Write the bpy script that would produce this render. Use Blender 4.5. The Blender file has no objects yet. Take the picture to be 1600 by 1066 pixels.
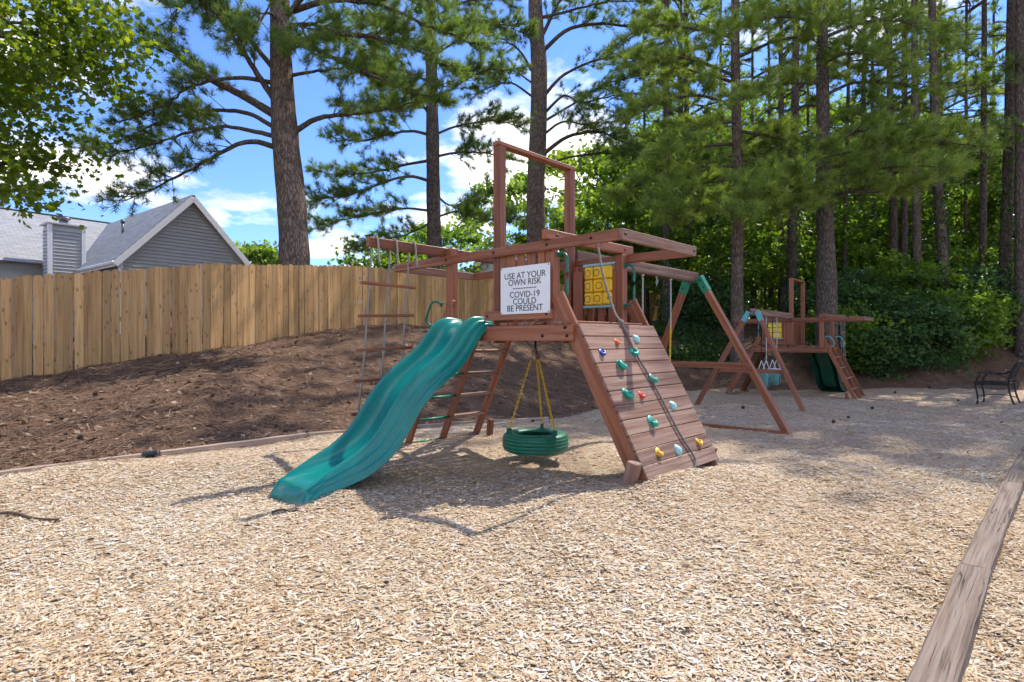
import bpy, bmesh, math, random
import numpy as np
from mathutils import Vector, Matrix, Quaternion

# ------------------------------------------------------------------ camera, sky, sun, exposure
SC = bpy.context.scene
COL = SC.collection
FPX = 898.0            # focal length in photograph pixels (1600 wide)
CAMZ = 1.07
cam_d = bpy.data.cameras.new('camera'); cam = bpy.data.objects.new('camera', cam_d); COL.objects.link(cam)
cam_d.sensor_width = 36.0; cam_d.lens = FPX / 1600.0 * 36.0; cam_d.clip_start = 0.05; cam_d.clip_end = 2000
cam.location = (0, 0, CAMZ); cam.rotation_euler = (math.pi / 2, 0, 0)
SC.camera = cam

SUN = Vector((0.54, 0.52, 1.0)).normalized()      # towards the sun
world = bpy.data.worlds.new('World'); SC.world = world; world.use_nodes = True
nt = world.node_tree; nt.nodes.clear()
def N(nt, typ, **kw):
    n = nt.nodes.new(typ)
    for k, v in kw.items(): setattr(n, k, v)
    return n
sky = N(nt, 'ShaderNodeTexSky', sky_type='NISHITA', sun_disc=False)
sky.sun_elevation = math.asin(SUN.z); sky.sun_rotation = math.atan2(SUN.x, SUN.y)
sky.altitude = 300; sky.air_density = 1.0; sky.dust_density = 0.0; sky.ozone_density = 2.5
bg = N(nt, 'ShaderNodeBackground'); bg.inputs['Strength'].default_value = 0.15
wo = N(nt, 'ShaderNodeOutputWorld')
tc = N(nt, 'ShaderNodeTexCoord')
sep = N(nt, 'ShaderNodeSeparateXYZ'); nt.links.new(tc.outputs['Generated'], sep.inputs[0])
zc = N(nt, 'ShaderNodeMath', operation='ADD'); zc.inputs[1].default_value = 0.16; nt.links.new(sep.outputs['Z'], zc.inputs[0])
zm = N(nt, 'ShaderNodeMath', operation='MAXIMUM'); zm.inputs[1].default_value = 0.05; nt.links.new(zc.outputs[0], zm.inputs[0])
dx = N(nt, 'ShaderNodeMath', operation='DIVIDE'); nt.links.new(sep.outputs['X'], dx.inputs[0]); nt.links.new(zm.outputs[0], dx.inputs[1])
dy = N(nt, 'ShaderNodeMath', operation='DIVIDE'); nt.links.new(sep.outputs['Y'], dy.inputs[0]); nt.links.new(zm.outputs[0], dy.inputs[1])
cv = N(nt, 'ShaderNodeCombineXYZ'); nt.links.new(dx.outputs[0], cv.inputs[0]); nt.links.new(dy.outputs[0], cv.inputs[1])
cn = N(nt, 'ShaderNodeTexNoise'); cn.inputs['Scale'].default_value = 1.15; cn.inputs['Detail'].default_value = 9; cn.inputs['Roughness'].default_value = 0.56
cm = N(nt, 'ShaderNodeMapping'); cm.inputs['Location'].default_value = (20.3, 6.6, 0); nt.links.new(cv.outputs[0], cm.inputs['Vector']); nt.links.new(cm.outputs[0], cn.inputs['Vector'])
cr = N(nt, 'ShaderNodeValToRGB'); cr.color_ramp.elements[0].position = 0.49; cr.color_ramp.elements[1].position = 0.60
nt.links.new(cn.outputs['Fac'], cr.inputs[0])
cmul = N(nt, 'ShaderNodeMath', operation='MULTIPLY'); cmul.inputs[1].default_value = 0.92; nt.links.new(cr.outputs[0], cmul.inputs[0])
tint = N(nt, 'ShaderNodeMix', data_type='RGBA', blend_type='MULTIPLY'); tint.inputs[0].default_value = 1.0
tint.inputs['B'].default_value = (0.43, 0.545, 0.80, 1)
nt.links.new(sky.outputs[0], tint.inputs['A'])
cn2 = N(nt, 'ShaderNodeTexNoise'); cn2.inputs['Scale'].default_value = 3.2; cn2.inputs['Detail'].default_value = 6; nt.links.new(cm.outputs[0], cn2.inputs['Vector'])
cc = N(nt, 'ShaderNodeMix', data_type='RGBA'); cc.inputs['A'].default_value = (3.2, 3.25, 3.4, 1); cc.inputs['B'].default_value = (8.0, 7.3, 6.4, 1)
cr2 = N(nt, 'ShaderNodeValToRGB'); cr2.color_ramp.elements[0].position = 0.36; cr2.color_ramp.elements[1].position = 0.56; nt.links.new(cn2.outputs['Fac'], cr2.inputs[0]); nt.links.new(cr2.outputs[0], cc.inputs[0])
cmix = N(nt, 'ShaderNodeMix', data_type='RGBA'); nt.links.new(cc.outputs['Result'], cmix.inputs['B'])
nt.links.new(cmul.outputs[0], cmix.inputs[0]); nt.links.new(tint.outputs['Result'], cmix.inputs['A'])
nt.links.new(cmix.outputs['Result'], bg.inputs['Color']); nt.links.new(bg.outputs[0], wo.inputs[0])

sun_d = bpy.data.lights.new('sun', 'SUN'); sun_d.energy = 2.6; sun_d.angle = math.radians(0.53); sun_d.color = (1.0, 0.94, 0.85)
sun_o = bpy.data.objects.new('sun', sun_d); COL.objects.link(sun_o)
sun_o.rotation_euler = (-SUN).to_track_quat('-Z', 'Y').to_euler(); sun_o.location = (20, 20, 40)

SC.view_settings.view_transform = 'Standard'; SC.view_settings.look = 'None'
SC.view_settings.exposure = 1.26; SC.view_settings.gamma = 1.0
SC.cycles.max_bounces = 3; SC.cycles.diffuse_bounces = 3; SC.cycles.glossy_bounces = 2; SC.cycles.transmission_bounces = 2; SC.cycles.transparent_max_bounces = 2
SC.cycles.use_light_tree = False; SC.cycles.use_adaptive_sampling = True; SC.cycles.adaptive_threshold = 0.025; SC.cycles.caustics_reflective = False; SC.cycles.caustics_refractive = False

# ------------------------------------------------------------------ helpers
RNG = np.random.default_rng(7)
random.seed(7)
def tag(o, label=None, cat=None, group=None, kind=None):
    if label: o['label'] = label
    if cat: o['category'] = cat
    if group: o['group'] = group
    if kind: o['kind'] = kind
    return o
def empty(name, loc=(0, 0, 0), rz=0.0, label=None, cat=None, group=None):
    o = bpy.data.objects.new(name, None); COL.objects.link(o); o.empty_display_size = 0.2
    o.location = loc; o.rotation_euler = (0, 0, rz)
    return tag(o, label, cat, group)
def link(name, me, parent=None, mat=None):
    o = bpy.data.objects.new(name, me); COL.objects.link(o)
    if mat is not None and len(me.materials) == 0: me.materials.append(mat)
    if parent is not None: attach(o, parent)
    return o
def attach(o, parent):
    # sub-parts are given in the thing's space, so undo the part's own matrix
    o.parent = parent
    if parent.parent is not None:
        o.matrix_parent_inverse = (parent.matrix_parent_inverse @ parent.matrix_basis).inverted() if parent.parent.parent is None else Matrix()
def mesh_np(name, V, F, mat=None, rnd=None, smooth=False, parent=None):
    V = np.asarray(V, dtype=np.float32); F = np.asarray(F, dtype=np.int32)
    me = bpy.data.meshes.new(name)
    me.vertices.add(len(V)); me.vertices.foreach_set('co', V.ravel())
    k = F.shape[1]
    me.loops.add(F.size); me.loops.foreach_set('vertex_index', F.ravel())
    me.polygons.add(len(F)); me.polygons.foreach_set('loop_start', np.arange(0, F.size, k, dtype=np.int32))
    me.polygons.foreach_set('loop_total', np.full(len(F), k, dtype=np.int32))
    if smooth: me.polygons.foreach_set('use_smooth', np.ones(len(F), dtype=bool))
    if rnd is not None:
        a = me.attributes.new('rnd', 'FLOAT', 'POINT'); a.data.foreach_set('value', np.asarray(rnd, dtype=np.float32))
    me.update(calc_edges=True)
    if mat: me.materials.append(mat)
    return link(name, me, parent)
def mesh_py(name, V, F, mat=None, parent=None, smooth=False):
    me = bpy.data.meshes.new(name); me.from_pydata([tuple(v) for v in V], [], [tuple(f) for f in F])
    bm = bmesh.new(); bm.from_mesh(me); bmesh.ops.recalc_face_normals(bm, faces=bm.faces); bm.to_mesh(me); bm.free()
    if smooth:
        for p in me.polygons: p.use_smooth = True
    if mat: me.materials.append(mat)
    return link(name, me, parent)
class Acc:
    """collects quads (or tris) of one part"""
    def __init__(s): s.V = []; s.F = []; s.n = 0; s.R = []
    def add(s, V, F, r=0.5):
        V = np.asarray(V, float); s.V.append(V); s.F.append(np.asarray(F) + s.n); s.n += len(V)
        s.R.append(np.full(len(V), r) if np.isscalar(r) else np.asarray(r))
    def obj(s, name, mat, parent=None, smooth=True):
        return mesh_np(name, np.vstack(s.V), np.vstack(s.F), mat, np.concatenate(s.R), smooth, parent)
def tube(P, R, n=8, cap=False):
    P = np.asarray(P, float); R = np.broadcast_to(np.asarray(R, float), (len(P),)) if np.ndim(R) else np.full(len(P), R)
    T = np.gradient(P, axis=0); T /= np.linalg.norm(T, axis=1)[:, None] + 1e-9
    up = np.array([0, 0, 1.0]) if abs(T[0][2]) < 0.9 else np.array([1.0, 0, 0])
    A = np.cross(T, up); A /= np.linalg.norm(A, axis=1)[:, None] + 1e-9
    B = np.cross(T, A)
    th = np.arange(n) / n * 2 * np.pi
    V = P[:, None, :] + R[:, None, None] * (np.cos(th)[None, :, None] * A[:, None, :] + np.sin(th)[None, :, None] * B[:, None, :])
    V = V.reshape(-1, 3); F = []
    for i in range(len(P) - 1):
        for j in range(n):
            F.append((i * n + j, i * n + (j + 1) % n, (i + 1) * n + (j + 1) % n, (i + 1) * n + j))
    if cap:
        k = len(V); V = np.vstack([V, P[:1], P[-1:]])
        for j in range(n):
            F.append((j, k, k, (j + 1) % n)[:4] if False else ((j + 1) % n, j, k, k))
            F.append(((len(P) - 1) * n + j, (len(P) - 1) * n + (j + 1) % n, k + 1, k + 1))
    return V, np.array(F)
def smooth_path(P, m):
    P = np.asarray(P, float); n = len(P)
    Q = np.vstack([2 * P[0] - P[1], P, 2 * P[-1] - P[-2]]); out = []
    for t in np.linspace(0, n - 1 - 1e-6, m):
        i = int(t); f = t - i; p0, p1, p2, p3 = Q[i], Q[i + 1], Q[i + 2], Q[i + 3]
        out.append(0.5 * ((2 * p1) + (-p0 + p2) * f + (2 * p0 - 5 * p1 + 4 * p2 - p3) * f * f + (-p0 + 3 * p1 - 3 * p2 + p3) * f ** 3))
    return np.array(out)
def tube_obj(name, P, r, mat, parent=None, n=8):
    P = np.asarray(P, float); V, F = tube(P, r, n)
    V = V.tolist(); F = [tuple(f) for f in F.tolist()]
    F.append(tuple(range(n))[::-1]); F.append(tuple(range((len(P) - 1) * n, len(P) * n)))
    return mesh_py(name, V, F, mat, parent, smooth=True)
def box_mesh(L, w, h, bev=0.004, taper=None):
    bm = bmesh.new(); bmesh.ops.create_cube(bm, size=1.0)
    for v in bm.verts: v.co = Vector((v.co.x * L, v.co.y * w, v.co.z * h))
    if taper: taper(bm)
    if bev: bmesh.ops.bevel(bm, geom=bm.edges[:], offset=bev, segments=1, affect='EDGES', profile=0.5)
    me = bpy.data.meshes.new('m'); bm.to_mesh(me); bm.free()
    return me
def frame_mat(p0, p1, up=(0, 0, 1)):
    p0 = Vector(p0); p1 = Vector(p1); x = (p1 - p0).normalized(); up = Vector(up)
    if abs(x.dot(up.normalized())) > 0.98: up = Vector((0, 1, 0)) if abs(x.z) > 0.9 else Vector((0, 0, 1))
    y = up.cross(x).normalized(); z = x.cross(y)
    M = Matrix((x, y, z)).transposed().to_4x4(); M.translation = (p0 + p1) / 2
    return M
def beam(name, parent, p0, p1, w, h, mat, up=(0, 0, 1), bev=0.005, taper=None):
    """a timber from p0 to p1 (centre line, thing's space); w across, h along up; its own grain runs along local x"""
    L = (Vector(p1) - Vector(p0)).length
    me = box_mesh(L, w, h, bev, taper); me.materials.append(mat); me.name = name
    o = bpy.data.objects.new(name, me); COL.objects.link(o)
    o.matrix_basis = frame_mat(p0, p1, up)
    attach(o, parent)
    return o
# ------------------------------------------------------------------ materials
MATS = {}
def newmat(name):
    m = bpy.data.materials.new(name); m.use_nodes = True; t = m.node_tree; t.nodes.clear()
    out = N(t, 'ShaderNodeOutputMaterial'); b = N(t, 'ShaderNodeBsdfPrincipled'); t.links.new(b.outputs[0], out.inputs[0])
    MATS[name] = m
    return m, t, b, out
def ramp(t, src, stops, interp='LINEAR'):
    r = N(t, 'ShaderNodeValToRGB'); e = r.color_ramp.elements; r.color_ramp.interpolation = interp
    e[0].position = stops[0][0]; e[0].color = (*stops[0][1], 1); e[1].position = stops[-1][0]; e[1].color = (*stops[-1][1], 1)
    for p, c in stops[1:-1]:
        x = e.new(p); x.color = (*c, 1)
    t.links.new(src, r.inputs[0]); return r.outputs[0]
def noise(t, vec, scale, detail=4, rough=0.55):
    n = N(t, 'ShaderNodeTexNoise'); n.inputs['Scale'].default_value = scale; n.inputs['Detail'].default_value = detail; n.inputs['Roughness'].default_value = rough
    if vec is not None: t.links.new(vec, n.inputs['Vector'])
    return n.outputs['Fac']
def mapping(t, src, scale=(1, 1, 1), loc=None):
    mp = N(t, 'ShaderNodeMapping'); mp.inputs['Scale'].default_value = scale; t.links.new(src, mp.inputs['Vector'])
    if loc is not None: t.links.new(loc, mp.inputs['Location'])
    return mp.outputs[0]
def math_(t, op, a, b=None, clamp=False):
    m = N(t, 'ShaderNodeMath', operation=op); m.use_clamp = clamp
    for i, x in enumerate((a, b)):
        if x is None: continue
        if isinstance(x, (int, float)): m.inputs[i].default_value = x
        else: t.links.new(x, m.inputs[i])
    return m.outputs[0]
def mixc(t, fac, a, b, mode='MIX'):
    m = N(t, 'ShaderNodeMix', data_type='RGBA', blend_type=mode)
    for s, x in ((m.inputs[0], fac), (m.inputs['A'], a), (m.inputs['B'], b)):
        if isinstance(x, (int, float)): s.default_value = x
        elif isinstance(x, tuple): s.default_value = (*x, 1)
        else: t.links.new(x, s)
    return m.outputs['Result']
def bump(t, b, h, strength=0.3, dist=0.01):
    n = N(t, 'ShaderNodeBump'); n.inputs['Strength'].default_value = strength; n.inputs['Distance'].default_value = dist
    t.links.new(h, n.inputs['Height']); t.links.new(n.outputs[0], b.inputs['Normal'])
def objrand(t):
    oi = N(t, 'ShaderNodeObjectInfo'); return oi.outputs['Random']
def objvec(t, scale):
    """object coordinates shifted by a per-object random amount"""
    tcn = N(t, 'ShaderNodeTexCoord'); r = objrand(t)
    c = N(t, 'ShaderNodeCombineXYZ'); s = math_(t, 'MULTIPLY', r, 37.0)
    for i in range(3): t.links.new(s, c.inputs[i])
    return mapping(t, tcn.outputs['Object'], scale, c.outputs[0]), r
def wood(name, dark, mid, light, rough=0.6, grain=(1.4, 40, 40), knots=False, axis='x', wear=0.0, wearcol=(0.3, 0.2, 0.17), bumps=0.35, cracks=False):
    m, t, b, out = newmat(name)
    sc = grain if axis == 'x' else (grain[1], grain[2], grain[0])
    v, r = objvec(t, sc)
    g = noise(t, v, 1.0, 5, 0.6)
    v2, _ = objvec(t, tuple(s * 0.12 for s in sc)); g2 = noise(t, v2, 2.0, 3)
    k = math_(t, 'ADD', math_(t, 'MULTIPLY', g, 0.65), math_(t, 'MULTIPLY', g2, 0.35))
    c = ramp(t, k, [(0.30, dark), (0.5, mid), (0.70, light)])
    vv = math_(t, 'ADD', math_(t, 'MULTIPLY', r, 0.5), 0.74)
    c = mixc(t, 1.0, c, c, 'MIX')
    hs = N(t, 'ShaderNodeHueSaturation'); t.links.new(c, hs.inputs['Color']); t.links.new(vv, hs.inputs['Value']); c = hs.outputs[0]
    if knots:
        ks = (4.2, 9, 9) if axis == 'x' else (9, 9, 4.2)
        vk, _ = objvec(t, ks)
        vo = N(t, 'ShaderNodeTexVoronoi'); vo.inputs['Scale'].default_value = 1.0; t.links.new(vk, vo.inputs['Vector'])
        kf = ramp(t, vo.outputs['Distance'], [(0.07, (1, 1, 1)), (0.14, (0.6, 0.6, 0.6)), (0.22, (0, 0, 0))])
        c = mixc(t, math_(t, 'MULTIPLY', kf, 0.72), c, (0.16, 0.075, 0.03))
    if wear > 0:
        tcn = N(t, 'ShaderNodeTexCoord')
        w1 = noise(t, v2, 5.0, 5, 0.7)
        wf = ramp(t, w1, [(0.50 - wear * 0.2, (0, 0, 0)), (0.66, (1, 1, 1))])
        c = mixc(t, math_(t, 'MULTIPLY', wf, 0.75), c, wearcol)
    if cracks:
        v3, _ = objvec(t, (0.45, 30, 30)); cn_ = noise(t, v3, 1.0, 2, 0.4)
        cf = ramp(t, math_(t, 'ABSOLUTE', math_(t, 'SUBTRACT', cn_, 0.5)), [(0.002, (1, 1, 1)), (0.012, (0, 0, 0))])
        v4, _ = objvec(t, (2, 5, 5)); cf = math_(t, 'MULTIPLY', cf, ramp(t, noise(t, v4, 1.0, 2), [(0.48, (0, 0, 0)), (0.6, (1, 1, 1))]))
        c = mixc(t, math_(t, 'MULTIPLY', cf, 0.8), c, (0.03, 0.022, 0.018)); g = math_(t, 'SUBTRACT', g, math_(t, 'MULTIPLY', cf, 1.5))
    t.links.new(c, b.inputs['Base Color']); b.inputs['Roughness'].default_value = rough
    b.inputs['Specular IOR Level'].default_value = 0.3
    bump(t, b, g, bumps, 0.004)
    return m
wood('stain', (0.12, 0.038, 0.017), (0.245, 0.082, 0.036), (0.335, 0.128, 0.06), 0.5, wear=0.1, wearcol=(0.33, 0.155, 0.09))
wood('stain_worn', (0.11, 0.05, 0.031), (0.20, 0.102, 0.067), (0.285, 0.16, 0.11), 0.7, wear=0.35, wearcol=(0.36, 0.25, 0.19), bumps=0.5)
wood('fence', (0.28, 0.145, 0.050), (0.47, 0.275, 0.108), (0.58, 0.375, 0.175), 0.75, grain=(1.3, 34, 34), knots=True, axis='z')
wood('tie', (0.065, 0.046, 0.034), (0.165, 0.118, 0.088), (0.26, 0.198, 0.155), 0.9, grain=(2.0, 80, 80), wear=0.2, wearcol=(0.28, 0.235, 0.195), bumps=1.0, cracks=True)
wood('edging', (0.20, 0.14, 0.10), (0.36, 0.27, 0.20), (0.46, 0.36, 0.28), 0.9)

def plain(name, col, rough=0.5, metal=0.0, var=0.0, nscale=8.0, spec=0.5, bumps=0.0, bscale=60):
    m, t, b, out = newmat(name)
    tcn = N(t, 'ShaderNodeTexCoord')
    if var:
        f = noise(t, tcn.outputs['Object'], nscale, 4)
        c = ramp(t, f, [(0.3, tuple(x * (1 - var) for x in col)), (0.7, tuple(min(1, x * (1 + var)) for x in col))])
        t.links.new(c, b.inputs['Base Color'])
    else: b.inputs['Base Color'].default_value = (*col, 1)
    b.inputs['Roughness'].default_value = rough; b.inputs['Metallic'].default_value = metal; b.inputs['Specular IOR Level'].default_value = spec
    if bumps: bump(t, b, noise(t, tcn.outputs['Object'], bscale, 3), bumps, 0.005)
    return m
m, t, b, out = newmat('slide'); tcn = N(t, 'ShaderNodeTexCoord'); sv = mapping(t, tcn.outputs['Object'], (1.2, 30, 1.2))
sc1 = noise(t, sv, 1.0, 6, 0.7); sc2 = noise(t, tcn.outputs['Object'], 3.0, 5)
t.links.new(mixc(t, math_(t, 'MULTIPLY', ramp(t, sc1, [(0.58, (0, 0, 0)), (0.8, (1, 1, 1))]), 0.22), ramp(t, sc2, [(0.3, (0.003, 0.165, 0.138)), (0.7, (0.005, 0.22, 0.175))]), (0.06, 0.27, 0.24)), b.inputs['Base Color'])
t.links.new(ramp(t, sc1, [(0.3, (0.12, 0.12, 0.12)), (0.75, (0.36, 0.36, 0.36))]), b.inputs['Roughness'])
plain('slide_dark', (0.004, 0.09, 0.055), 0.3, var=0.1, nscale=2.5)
plain('green_plastic', (0.005, 0.13, 0.085), 0.35)
plain('green_metal', (0.01, 0.20, 0.11), 0.4)
plain('teal_metal', (0.10, 0.36, 0.35), 0.4)
plain('tyre', (0.006, 0.155, 0.085), 0.45, var=0.15, nscale=12)
plain('bolt', (0.035, 0.028, 0.025), 0.4, 0.8)
plain('galv', (0.55, 0.55, 0.53), 0.4, 0.9)
plain('yellow_coat', (0.75, 0.48, 0.02), 0.45)
plain('black_iron', (0.012, 0.012, 0.014), 0.4, 0.3)
plain('sign_white', (0.74, 0.75, 0.74), 0.4, var=0.03)
plain('ink', (0.05, 0.05, 0.055), 0.6)
plain('ttt_yellow', (0.88, 0.58, 0.015), 0.4, var=0.06)
plain('ttt_bar', (0.28, 0.48, 0.45), 0.5, var=0.1)
plain('hold_green', (0.01, 0.30, 0.22), 0.4, var=0.12, nscale=20, bumps=0.2)
plain('hold_light', (0.28, 0.55, 0.52), 0.45, var=0.12, nscale=20, bumps=0.2)
plain('hold_orange', (0.80, 0.17, 0.015), 0.4, var=0.1, nscale=20, bumps=0.2)
plain('hold_red', (0.75, 0.05, 0.02), 0.4, var=0.1, nscale=20, bumps=0.2)
plain('hold_blue', (0.02, 0.07, 0.42), 0.4, var=0.1, nscale=20, bumps=0.2)
plain('hold_yellow', (0.80, 0.46, 0.02), 0.4, var=0.1, nscale=20, bumps=0.2)
plain('bucket_teal', (0.10, 0.26, 0.24), 0.5)
plain('bucket_white', (0.65, 0.67, 0.66), 0.5)
plain('trim_white', (0.78, 0.79, 0.80), 0.55)
plain('metal_cap', (0.16, 0.16, 0.17), 0.45, 0.7)
plain('drain', (0.02, 0.022, 0.024), 0.5)
plain('cone_brown', (0.05, 0.03, 0.02), 0.9, var=0.3, nscale=40)
plain('stick', (0.10, 0.065, 0.045), 0.9, var=0.3, nscale=20)
# rope
m, t, b, out = newmat('rope'); v, r = objvec(t, (60, 60, 60)); w = N(t, 'ShaderNodeTexWave'); w.inputs['Scale'].default_value = 1.2; w.bands_direction = 'DIAGONAL'; t.links.new(v, w.inputs['Vector'])
t.links.new(ramp(t, w.outputs['Fac'], [(0.2, (0.20, 0.17, 0.14)), (0.8, (0.50, 0.46, 0.40))]), b.inputs['Base Color']); b.inputs['Roughness'].default_value = 0.95; bump(t, b, w.outputs['Fac'], 0.8, 0.006)
m, t, b, out = newmat('rope_dark'); v, r = objvec(t, (60, 60, 60)); w = N(t, 'ShaderNodeTexWave'); w.inputs['Scale'].default_value = 1.2; w.bands_direction = 'DIAGONAL'; t.links.new(v, w.inputs['Vector'])
t.links.new(ramp(t, w.outputs['Fac'], [(0.2, (0.10, 0.092, 0.085)), (0.8, (0.30, 0.28, 0.26))]), b.inputs['Base Color']); b.inputs['Roughness'].default_value = 0.95; bump(t, b, w.outputs['Fac'], 0.8, 0.006)
def leafmat(name, stops, trans=0.45, rough=0.45, tcol=None, spec=0.35):
    m, t, b, out = newmat(name)
    a = N(t, 'ShaderNodeAttribute', attribute_name='rnd')
    c = ramp(t, a.outputs['Fac'], stops)
    t.links.new(c, b.inputs['Base Color']); b.inputs['Roughness'].default_value = rough; b.inputs['Specular IOR Level'].default_value = spec
    tr = N(t, 'ShaderNodeBsdfTranslucent')
    t.links.new(mixc(t, 1.0, c, tcol or (1.5, 1.7, 0.6), 'MULTIPLY'), tr.inputs[0])
    mx = N(t, 'ShaderNodeMixShader'); mx.inputs[0].default_value = trans
    t.links.new(b.outputs[0], mx.inputs[1]); t.links.new(tr.outputs[0], mx.inputs[2]); t.links.new(mx.outputs[0], out.inputs[0])
    return m
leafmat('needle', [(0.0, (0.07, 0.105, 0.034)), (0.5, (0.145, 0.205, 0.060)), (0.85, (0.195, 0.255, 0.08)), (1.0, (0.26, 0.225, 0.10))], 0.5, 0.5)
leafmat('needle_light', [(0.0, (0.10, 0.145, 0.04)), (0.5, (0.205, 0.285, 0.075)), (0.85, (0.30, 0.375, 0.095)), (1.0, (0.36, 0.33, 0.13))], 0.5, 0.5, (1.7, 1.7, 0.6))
leafmat('leaf_maple', [(0.0, (0.055, 0.10, 0.02)), (0.6, (0.12, 0.185, 0.032)), (1.0, (0.21, 0.25, 0.04))], 0.64, 0.3, (2.2, 2.0, 0.5))
leafmat('leaf_under', [(0.0, (0.055, 0.105, 0.024)), (0.6, (0.105, 0.185, 0.038)), (1.0, (0.21, 0.27, 0.045))], 0.62, 0.4, (2.0, 2.0, 0.6))
leafmat('leaf_shrub', [(0.0, (0.036, 0.080, 0.034)), (0.6, (0.075, 0.145, 0.055)), (1.0, (0.14, 0.21, 0.075))], 0.5, 0.4, spec=0.3)
leafmat('leaf_ivy', [(0.0, (0.025, 0.055, 0.016)), (0.6, (0.05, 0.105, 0.028)), (1.0, (0.09, 0.16, 0.035))], 0.35, 0.35)
leafmat('leaf_far', [(0.0, (0.06, 0.11, 0.03)), (0.6, (0.125, 0.20, 0.048)), (1.0, (0.24, 0.29, 0.06))], 0.64, 0.6, (2.0, 2.0, 0.6))
# bark
def bark(name, c0, c1, c2):
    m, t, b, out = newmat(name); v0, r = objvec(t, (1, 1, 1))
    nd = N(t, 'ShaderNodeTexNoise'); nd.inputs['Scale'].default_value = 5; nd.inputs['Detail'].default_value = 5; t.links.new(v0, nd.inputs['Vector'])
    ma = N(t, 'ShaderNodeVectorMath', operation='MULTIPLY_ADD'); ma.inputs[1].default_value = (.16, .16, .25); t.links.new(nd.outputs['Color'], ma.inputs[0]); t.links.new(v0, ma.inputs[2])
    v = mapping(t, ma.outputs[0], (17, 17, 3.6))
    vo = N(t, 'ShaderNodeTexVoronoi', feature='DISTANCE_TO_EDGE'); vo.inputs['Scale'].default_value = 1.0; t.links.new(v, vo.inputs['Vector'])
    n = noise(t, mapping(t, ma.outputs[0], (26, 26, 7)), 1.0, 8, 0.7); n2 = noise(t, v0, 2.0, 3)
    k = math_(t, 'ADD', math_(t, 'MULTIPLY', ramp(t, vo.outputs['Distance'], [(0.0, (0, 0, 0)), (0.25, (1, 1, 1))]), 0.38), math_(t, 'ADD', math_(t, 'MULTIPLY', n, 0.55), math_(t, 'MULTIPLY', n2, 0.22)))
    t.links.new(ramp(t, k, [(0.3, c0), (0.62, c1), (0.92, c2)]), b.inputs['Base Color']); b.inputs['Roughness'].default_value = 0.95
    b.inputs['Specular IOR Level'].default_value = 0.1
    bump(t, b, k, 1.0, 0.02)
bark('bark', (0.05, 0.037, 0.03), (0.155, 0.118, 0.094), (0.27, 0.215, 0.175))
bark('bark_dark', (0.04, 0.032, 0.026), (0.115, 0.092, 0.075), (0.20, 0.165, 0.14))
# chips / straw (individual pieces, coloured per piece)
def piece(name, stops, rough=0.85):
    m, t, b, out = newmat(name); a = N(t, 'ShaderNodeAttribute', attribute_name='rnd')
    t.links.new(ramp(t, a.outputs['Fac'], stops), b.inputs['Base Color']); b.inputs['Roughness'].default_value = rough; b.inputs['Specular IOR Level'].default_value = 0.2
piece('chip', [(0.0, (0.17, 0.09, 0.042)), (0.08, (0.30, 0.18, 0.085)), (0.28, (0.445, 0.305, 0.165)), (0.55, (0.51, 0.388, 0.245)), (0.80, (0.56, 0.472, 0.345)), (0.95, (0.61, 0.548, 0.44)), (1.0, (0.67, 0.63, 0.55))])
piece('straw', [(0.0, (0.065, 0.04, 0.027)), (0.4, (0.165, 0.098, 0.060)), (0.75, (0.28, 0.18, 0.115)), (1.0, (0.43, 0.32, 0.23))])
# ground sheet: wood chips where the bed is, pine straw on the bank (attribute 'bed' = metres beyond the edge of the bed)
m, t, b, out = newmat('ground')
geo = N(t, 'ShaderNodeNewGeometry'); pos = geo.outputs['Position']
at = N(t, 'ShaderNodeAttribute', attribute_name='bed')
v1 = N(t, 'ShaderNodeTexVoronoi'); v1.inputs['Scale'].default_value = 46; v1.inputs['Randomness'].default_value = 1.0
wv = mapping(t, pos, (1, 1, 1)); wn = N(t, 'ShaderNodeTexNoise'); wn.inputs['Scale'].default_value = 9; t.links.new(pos, wn.inputs['Vector'])
wadd = N(t, 'ShaderNodeVectorMath', operation='MULTIPLY_ADD'); wadd.inputs[1].default_value = (0.09, 0.09, 0.0); t.links.new(wn.outputs['Color'], wadd.inputs[0]); t.links.new(pos, wadd.inputs[2])
t.links.new(mapping(t, wadd.outputs[0], (1.0, 2.2, 1)), v1.inputs['Vector'])
sepc = N(t, 'ShaderNodeSeparateColor'); t.links.new(v1.outputs['Color'], sepc.inputs[0])
chipc = ramp(t, sepc.outputs[0], [(0.0, (0.27, 0.17, 0.095)), (0.15, (0.38, 0.25, 0.145)), (0.45, (0.48, 0.345, 0.22)), (0.75, (0.54, 0.43, 0.31)), (1.0, (0.62, 0.55, 0.46))])
big = noise(t, pos, 0.9, 4); chipc = mixc(t, math_(t, 'MULTIPLY', ramp(t, big, [(0.35, (0, 0, 0)), (0.7, (1, 1, 1))]), 0.35), chipc, (0.38, 0.27, 0.17))
sn = noise(t, mapping(t, wadd.outputs[0], (30, 60, 30)), 1.0, 6, 0.7); sn2 = noise(t, pos, 1.6, 5)
strawc = ramp(t, math_(t, 'ADD', math_(t, 'MULTIPLY', sn, 0.75), math_(t, 'MULTIPLY', sn2, 0.25)), [(0.32, (0.055, 0.034, 0.024)), (0.5, (0.155, 0.095, 0.062)), (0.62, (0.245, 0.155, 0.10)), (0.75, (0.35, 0.25, 0.17))])
edge = math_(t, 'ADD', at.outputs['Fac'], math_(t, 'MULTIPLY', math_(t, 'SUBTRACT', noise(t, pos, 7, 4), 0.5), 0.35))
gf = ramp(t, math_(t, 'ADD', math_(t, 'MULTIPLY', edge, 2.0), 0.5), [(0.35, (0, 0, 0)), (0.65, (1, 1, 1))])
t.links.new(mixc(t, gf, chipc, strawc), b.inputs['Base Color']); b.inputs['Roughness'].default_value = 0.95; b.inputs['Specular IOR Level'].default_value = 0.1
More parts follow.
